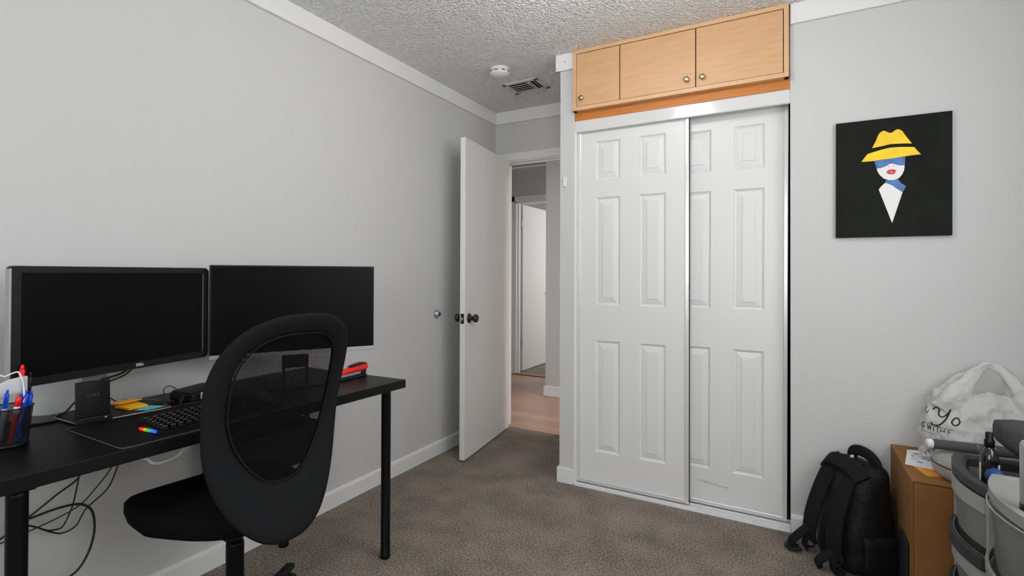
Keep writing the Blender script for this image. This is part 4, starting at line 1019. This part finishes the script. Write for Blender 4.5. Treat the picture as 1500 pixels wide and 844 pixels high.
# ------------------------------------------------------------------ round fabric cushion, tube
dc = thing('drum_cushion', 'round pale grey woven cushion with a dark seam on the box', 'cushion', (2.61, 2.405, bz))
b = nb(); add_lathe(b, [(0, .0005), (.118, .0005), (.134, .005), (.143, .018), (.147, .036), (.147, .050), (.144, .062), (.135, .075), (.115, .085), (.075, .0905), (0, .092)], 64, Matrix.Translation((2.61, 2.405, bz))); obj('cover', b, M_greyfab, dc)
b = nb(); add_tube(b, [(2.61+.1468*math.cos(2*PI*k/64), 2.405+.1468*math.sin(2*PI*k/64), bz+.050) for k in range(64)], .0022, 6, closed=True); obj('seam', b, M_ink, dc)
tb = thing('foam_tube', 'dark grey foam roll with a white end lying across the grey cushion', 'roll', (2.55, 2.40, bz+.092))
TA, TB_ = Vector((2.463, 2.395, .5835)), Vector((2.83, 2.43, .5825)); td = (TB_-TA).normalized(); TL = (TB_-TA).length
b = nb(); add_lathe(b, [(0, 0), (.0165, 0), (.0172, .002), (.0172, TL), (0, TL)], 32, axisM(TA, td)); obj('roll', b, M_dkgrey, tb)
b = nb(); add_lathe(b, [(0, -.018), (.008, -.022), (.010, -.016), (.0145, -.018), (.0160, -.012), (.0160, .001), (0, .001)], 32, axisM(TA, td)); obj('roll_end', b, M_paper, tb)
for u in (.118, .140, .162):
    b = nb(); add_lathe(b, [(.0165, u), (.0184, u+.001), (.0184, u+.009), (.0165, u+.010)], 32, axisM(TA, td)); obj('band', b, M_ringgrey, tb)

# ------------------------------------------------------------------ shopping bag
bg = thing('shopping_bag', 'white plastic shopping bag with tied handles and black lettering', 'bag', (2.65, 2.63, bz))
b = nb(); secs = []
for z, xl, xr, hd, e in ((.476, 2.50, 2.80, .075, 3), (.50, 2.478, 2.825, .092, 2.6), (.56, 2.466, 2.835, .098, 2.5), (.62, 2.472, 2.83, .090, 2.5), (.67, 2.490, 2.815, .074, 2.4), (.705, 2.497, 2.812, .056, 2.6), (.728, 2.506, 2.805, .040, 2.6), (.738, 2.516, 2.79, .022, 2.6)):
    cx, hw = (xl+xr)/2, (xr-xl)/2
    secs.append([Vector((cx+x, 2.648+y*hd*(1+.10*math.sin(7*x/hw+z*30)), z+.006*math.sin(11*x/hw))) for x, y in superellipse(hw, 1, e, 64)])
add_loft(b, secs)
def strap(pts, rad):
    P = cr(pts, 8); R = [rad[0]+(rad[-1]-rad[0])*0 for _ in P]
    n = len(P); R = []
    for i in range(n):
        u = i/(n-1)*(len(rad)-1); k = min(int(u), len(rad)-2); R.append(rad[k]+(rad[k+1]-rad[k])*(u-k))
    add_tube(b, P, R, 14, flat=.5, upv=(0, 1, 0))
for y in (2.605, 2.685):
    s = 1 if y > 2.64 else -1
    strap([(2.535, y, .66), (2.578, y-.006*s, .728), (2.612, y-.018*s, .785), (2.648, 2.648+.006*s, .826), (2.672, 2.648, .846)], [.056, .046, .030, .018, .014])
    strap([(2.79, y, .65), (2.768, y-.004*s, .715), (2.745, y-.014*s, .775), (2.715, 2.648+.006*s, .823), (2.676, 2.648, .843)], [.050, .038, .027, .018, .014])
add_tube(b, cr([(2.655, 2.648, .838), (2.664, 2.642, .852), (2.684, 2.65, .850), (2.706, 2.648, .838)], 6), .012, 10)
o = obj('bag_body', b, M_bag, bg)
rm = o.modifiers.new('remesh', 'REMESH'); rm.mode = 'VOXEL'; rm.voxel_size = .0042
s_ = o.modifiers.new('smooth', 'SMOOTH'); s_.factor = .6; s_.iterations = 4
tx = bpy.data.textures.new('bag_folds', 'CLOUDS'); tx.noise_scale = .055; tx.noise_depth = 3
d_ = o.modifiers.new('disp', 'DISPLACE'); d_.texture = tx; d_.strength = .022; d_.mid_level = .5
tx2 = bpy.data.textures.new('bag_crumple', 'VORONOI'); tx2.noise_scale = .06; tx2.weight_1 = -1; tx2.weight_2 = 1
d2 = o.modifiers.new('disp2', 'DISPLACE'); d2.texture = tx2; d2.strength = .010; d2.mid_level = .3
s_ = o.modifiers.new('smooth2', 'SMOOTH'); s_.factor = .4; s_.iterations = 1
rm2 = o
for p in o.data.polygons: p.use_smooth = True
rm.use_smooth_shade = True
dg = bpy.context.evaluated_depsgraph_get(); bag_eval = o.evaluated_get(dg)
me = bpy.data.meshes.new_from_object(bag_eval); 
for p in me.polygons: p.use_smooth = True
o.modifiers.clear(); o.data = me
# lettering wrapped onto the bag front
from mathutils.bvhtree import BVHTree
bb = nb(); bb.from_mesh(me); bvh = BVHTree.FromBMesh(bb)
def on_bag(x, z, lift=.0012):
    d = Vector((.32, 1, -.05)).normalized(); h = bvh.ray_cast(Vector((x, 2.30, z))-d*.0, d)
    return (h[0]-d*lift) if h[0] else None
BASE = Vector((2.455, 0, .0))
def place_strokes(strokes, rr, name):
    b = nb()
    for pts in strokes:
        P = [q for q in (on_bag(x, z) for x, z in [(v.x, v.y) for v in cr([Vector((x, z, 0)) for x, z in pts], 7)]) if q]
        if len(P) > 1: add_tube(b, P, rr, 6)
    return obj(name, b, M_ink, bg)
ox, oz, k = 2.405, .634, 1.0
# script "Yo"
Y = [[(0, .036), (.006, .044), (.014, .040), (.013, .026), (.018, .018), (.028, .024), (.038, .042)], [(.038, .044), (.030, .016), (.016, -.006), (.002, -.010), (-.004, -.004)],
     [(.052, .022), (.046, .018), (.042, .008), (.046, .000), (.054, .002), (.058, .012), (.053, .022)]]
place_strokes([[(ox+x*1.45, oz+z*1.25) for x, z in s] for s in Y], .0026, 'lettering_script')
place_strokes([[(ox-.022, oz+.052), (ox-.026, oz+.036), (ox-.022, oz+.030)], [(ox-.014, oz+.040), (ox-.020, oz+.026)]], .0014, 'lettering_edge')
L5 = {'G': [[(.8, .85), (.4, 1), (0, .5), (.4, 0), (.8, .15), (.8, .45), (.5, .45)]], 'W': [[(0, 1), (.25, 0)], [(.25, 0), (.5, .9)], [(.5, .9), (.75, 0)], [(.75, 0), (1, 1)]], 'I': [[(.3, 0), (.3, 1)]], 'T': [[(0, 1), (.9, 1)], [(.45, 1), (.45, 0)]], 'H': [[(0, 0), (0, 1)], [(.8, 0), (.8, 1)], [(0, .5), (.8, .5)]], '!': [[(.3, 1), (.3, .35)], [(.3, .08), (.3, 0)]]}
stk = []; x = ox-.040; z = oz-.036
for chh, adv in (('G', 1.1), (' ', .35), ('W', 1.2), ('I', .7), ('T', 1.1), ('H', 1.15), (' ', .2), ('!', .5)):
    for s in L5.get(chh, []): stk.append([(x+.0145*a, z+.019*c-.12*(x-ox)) for a, c in s])
    x += .0150*adv
place_strokes(stk, .0012, 'lettering_capitals')
place_strokes([[(ox-.032, oz-.010), (ox+.065, oz-.020)], [(ox-.040, oz-.042), (ox+.045, oz-.052)]], .0008, 'lettering_rule')
bb.free()

# ------------------------------------------------------------------ drawer carts with bowed fronts
def bow(y0, y1, xf, bulge, xb, n=18, inset=0):
    """plan outline: flat back at xb, front edge bowed towards -x"""
    pts = [(xb-inset, y0+inset), (xb-inset, y1-inset)]
    for k in range(n+1):
        u = k/n; y = y1-inset+(y0+inset-(y1-inset))*u
        pts.append((xf+inset-bulge*(1-(2*u-1)**2), y))
    return pts
def cart(name, label, y0, y1, xf, bulge, xb, top, dh, frame_m, drawer_m, handle_m, open_top, n_dr):
    o = thing(name, label, 'drawer cart', ((xf+xb)/2, (y0+y1)/2, 0))
    b = nb()
    if open_top:       # tray rim around an open top
        outer = bow(y0, y1, xf, bulge, xb); inner = bow(y0, y1, xf+.010, bulge, xb, inset=.022)
        t = nb(); R = []
        for ring, z in ((outer, top-.026), (outer, top-.003), ([(x+(a-x)*.25, y+(c-y)*.25) for (x, y), (a, c) in zip(outer, inner)], top), ([(x+(a-x)*.75, y+(c-y)*.75) for (x, y), (a, c) in zip(outer, inner)], top-.002), (inner, top-.010), (inner, top-.075)):
            R.append([t.verts.new((x, y, z)) for x, y in ring])
        m_ = len(outer)
        for a, c in zip(R, R[1:]):
            for k in range(m_): t.faces.new((a[k], a[(k+1) % m_], c[(k+1) % m_], c[k]))
        t.faces.new(R[-1]); bmesh.ops.recalc_face_normals(t, faces=t.faces); merge(b, t)
        add_lathe(b, [(0, 0), (.006, 0), (.005, .003), (0, .004)], 14, axisM((xf+.004, y0+.016, top-.002), (-.3, 0, 1)), mi=0)
    else:
        add_prism(b, bow(y0, y1, xf, bulge, xb), top-.030, top-.008, bev=.003)
        # raised border
        outer = bow(y0, y1, xf, bulge, xb); inner = bow(y0, y1, xf+.004, bulge, xb, inset=.017)
        t = nb(); R = [[t.verts.new((x, y, z)) for x, y in ring] for ring, z in ((outer, top-.010), (outer, top-.001), ([(x+(a-x)*.2, y+(c-y)*.2) for (x, y), (a, c) in zip(outer, inner)], top), ([(x+(a-x)*.8, y+(c-y)*.8) for (x, y), (a, c) in zip(outer, inner)], top), (inner, top-.008))]
        m_ = len(outer)
        for a, c in zip(R, R[1:]):
            for k in range(m_): t.faces.new((a[k], a[(k+1) % m_], c[(k+1) % m_], c[k]))
        bmesh.ops.recalc_face_normals(t, faces=t.faces); merge(b, t)
    obj('top_frame', b, frame_m if not open_top else handle_m, o)
    b = nb()
    for y in (y0+.003, y1-.016): 
        add_box(b, (xf-.001, y-(.002 if y < y0+.01 else -.002), .02), (xf+.022, y+.013+(0 if y < y0+.01 else .002), top-.024), .003); add_box(b, (xb-.03, y, .02), (xb, y+.013, top-.024), .003)
    add_box(b, (xb-.010, y0+.004, .03), (xb-.004, y1-.004, top-.03))
    add_prism(b, bow(y0, y1, xf, bulge*.6, xb, inset=.004), .004, .022)
    obj('cart_frame', b, frame_m, o)
    z1 = top-.032
    for k in range(n_dr):
        z0 = z1-dh
        b = nb()
        outer = bow(y0+.018, y1-.018, xf, bulge, xb-.02); inner = bow(y0+.018, y1-.018, xf, bulge, xb-.02, inset=.004)
        lowr = bow(y0+.026, y1-.026, xf+.012, bulge, xb-.03)
        t = nb(); R = [[t.verts.new((x, y, z)) for x, y in ring] for ring, z in ((lowr, z0+.004), (outer, z1-.002), (inner, z1-.002), (bow(y0+.03, y1-.03, xf+.014, bulge, xb-.03, inset=.004), z0+.008))]
        m_ = len(outer)
        for a, c in zip(R, R[1:]):
            for q in range(m_): t.faces.new((a[q], a[(q+1) % m_], c[(q+1) % m_], c[q]))
        t.faces.new(R[0][::-1]); t.faces.new(R[-1]); bmesh.ops.recalc_face_normals(t, faces=t.faces); merge(b, t)
        d_o = obj('drawer', b, drawer_m, o)
        b = nb(); P = bow(y0+.02, y1-.02, xf-.005, bulge, xb)[2:]; 
        if open_top:
            hz = z1-.030 if k else z1-.0
            if k or True:
                poly = [(x-.004, y) for x, y in P]+[(x+.010, y) for x, y in P[::-1]]
                if k: add_prism(b, poly, z1-.042, z1-.002, bev=.004)
                else: add_prism(b, [(x+.003, y) for x, y in P]+[(x+.008, y) for x, y in P[::-1]], z1-.046, z1-.002, bev=.001)
            obj('drawer_handle' if k else 'drawer_band', b, handle_m if k else frame_m, d_o)
            if k:
                b = nb(); add_prism(b, [(x+.003, y) for x, y in P]+[(x+.008, y) for x, y in P[::-1]], z1-.085, z1-.042, bev=.001); obj('drawer_band', b, frame_m, d_o)
        else:
            add_tube(b, [Vector((x-.000, y, z1-.003)) for x, y in P], .0020, 8); obj('drawer_lip', b, mat('cart_lip', rgb(158, 158, 156), .4), d_o)
            b = nb(); add_prism(b, [(x-.004, y) for x, y in P]+[(x+.004, y) for x, y in P[::-1]], z0-.012, z0+.012, bev=.002); obj('drawer_ledge', b, frame_m, d_o)
        z1 = z0-.012
    for x in (xf+.03, xb-.03):
        for y in (y0+.03, y1-.03):
            b = nb(); add_lathe(b, [(0, 0), (.008, 0), (.008, .006), (0, .006)], 12, Matrix.Translation((x, y, 0))); obj('foot', b, M_black, o)
    return o
M_band = mat('milky_plastic', rgb(150, 152, 150), .45)
cart('drawer_cart', 'frosted drawer cart with an open black-rimmed top and black drawer handles', 1.880, 2.222, 2.486, .032, 2.86, .610, .150, M_band, M_drawer, M_rimblk, True, 3)
cart('drawer_cart', 'grey plastic drawer cart nearest the camera, with a flat grey top', 1.500, 1.862, 2.490, .040, 2.90, .660, .165, M_frame2, M_drawer2, M_frame2, False, 3)

# things in the open tray
tz = .610-.075
bo = thing('bottle', 'small dark glass bottle standing in the black-rimmed tray', 'bottle', (2.515, 1.985, tz))
b = nb(); BM = Matrix.Translation((2.515, 1.985, tz))
add_lathe(b, [(0, .0005), (.019, .0005), (.021, .004), (.021, .125), (.020, .138), (.0135, .155), (.010, .160), (.0100, .168)], 32, BM); obj('glass_body', b, M_amber, bo)
b = nb(); add_lathe(b, [(.0105, .164), (.0118, .165), (.0118, .182), (.0095, .186), (.0088, .204), (.0075, .206), (0, .206)], 24, BM); obj('cap', b, M_blackgloss, bo)
b = nb(); t = nb(); g = []
for j, z in enumerate((.050, .118)): g.append([t.verts.new(BM @ Vector((.0213*math.cos(a), .0213*math.sin(a), z))) for a in [math.radians(-45+q*250/24) for q in range(25)]])
for q in range(24): t.faces.new((g[0][q], g[0][q+1], g[1][q+1], g[1][q]))
bmesh.ops.rotate(t, verts=t.verts, cent=BM.translation, matrix=Matrix.Rotation(math.radians(-4), 3, 'Z')); bmesh.ops.solidify(t, geom=t.faces, thickness=-.0004); merge(b, t)
obj('paper_label', b, M_label, bo)
b = nb(); add_lathe(b, [(.0215*math.sin(PI*k/16), .0215-.0215*math.cos(PI*k/16)) for k in range(17)], 32, Matrix.Translation((2.518, 1.948, tz+.072)))
add_lathe(b, [(0, 0), (.017, 0), (.017, .08), (0, .08)], 24, Matrix.Translation((2.518, 1.948, tz+.0003)))
tag(obj('canister', b, M_ballblue, None), 'blue round-topped canister in front of the dark bottle', 'canister')
b = nb(); add_tube(b, [(2.53, 2.07, tz+.045), (2.50, 2.04, tz+.052)], .006, 10); add_tube(b, [(2.56, 2.10, tz+.003+.03), (2.53, 2.07, tz+.045)], .004, 10)
bmesh.ops.translate(b, verts=b.verts, vec=(.01, 0, -.024))
tag(obj('brush', b, M_label), 'small pale handled brush lying in the black-rimmed tray', 'brush')
# charcoal fabric case at the back of the tray
b = nb(); secs = []
for x, z0, z1, hw in ((2.555, .705, .742, .03), (2.562, .690, .752, .05), (2.60, .655, .757, .06), (2.66, .595, .757, .06), (2.72, .540, .757, .06), (2.78, .538, .757, .06), (2.80, .56, .745, .05)):
    secs.append([Vector((x, 2.09+y, (z0+z1)/2+z)) for y, z in superellipse(hw, (z1-z0)/2, 4, 32)])
add_loft(b, secs)
tag(obj('fabric_case', b, M_casefab), 'charcoal fabric case with a slanted underside standing behind the dark bottle', 'case')
b = nb(); add_box(b, (2.60, 1.915, tz+.0005), (2.80, 2.02, tz+.055), .008); add_box(b, (2.62, 1.93, tz+.052), (2.76, 2.0, tz+.066), .006)
tag(obj('pouch', b, M_black), 'low black pouch in the tray beside the dark bottle', 'pouch')
# silver canister on the near cart
sc = thing('silver_canister', 'silver metal canister with a black foot on the near grey cart', 'canister', (2.513, 1.62, .652))
b = nb(); SCM = Matrix.Translation((2.513, 1.62, .652))
add_lathe(b, [(.034, .018), (.035, .02), (.035, .150), (.032, .158), (.02, .162), (0, .163)], 36, SCM); obj('body', b, M_silver, sc)
b = nb(); add_lathe(b, [(0, .0005), (.034, .0005), (.0355, .004), (.0355, .020), (0, .020)], 36, SCM); obj('foot_ring', b, M_black, sc)
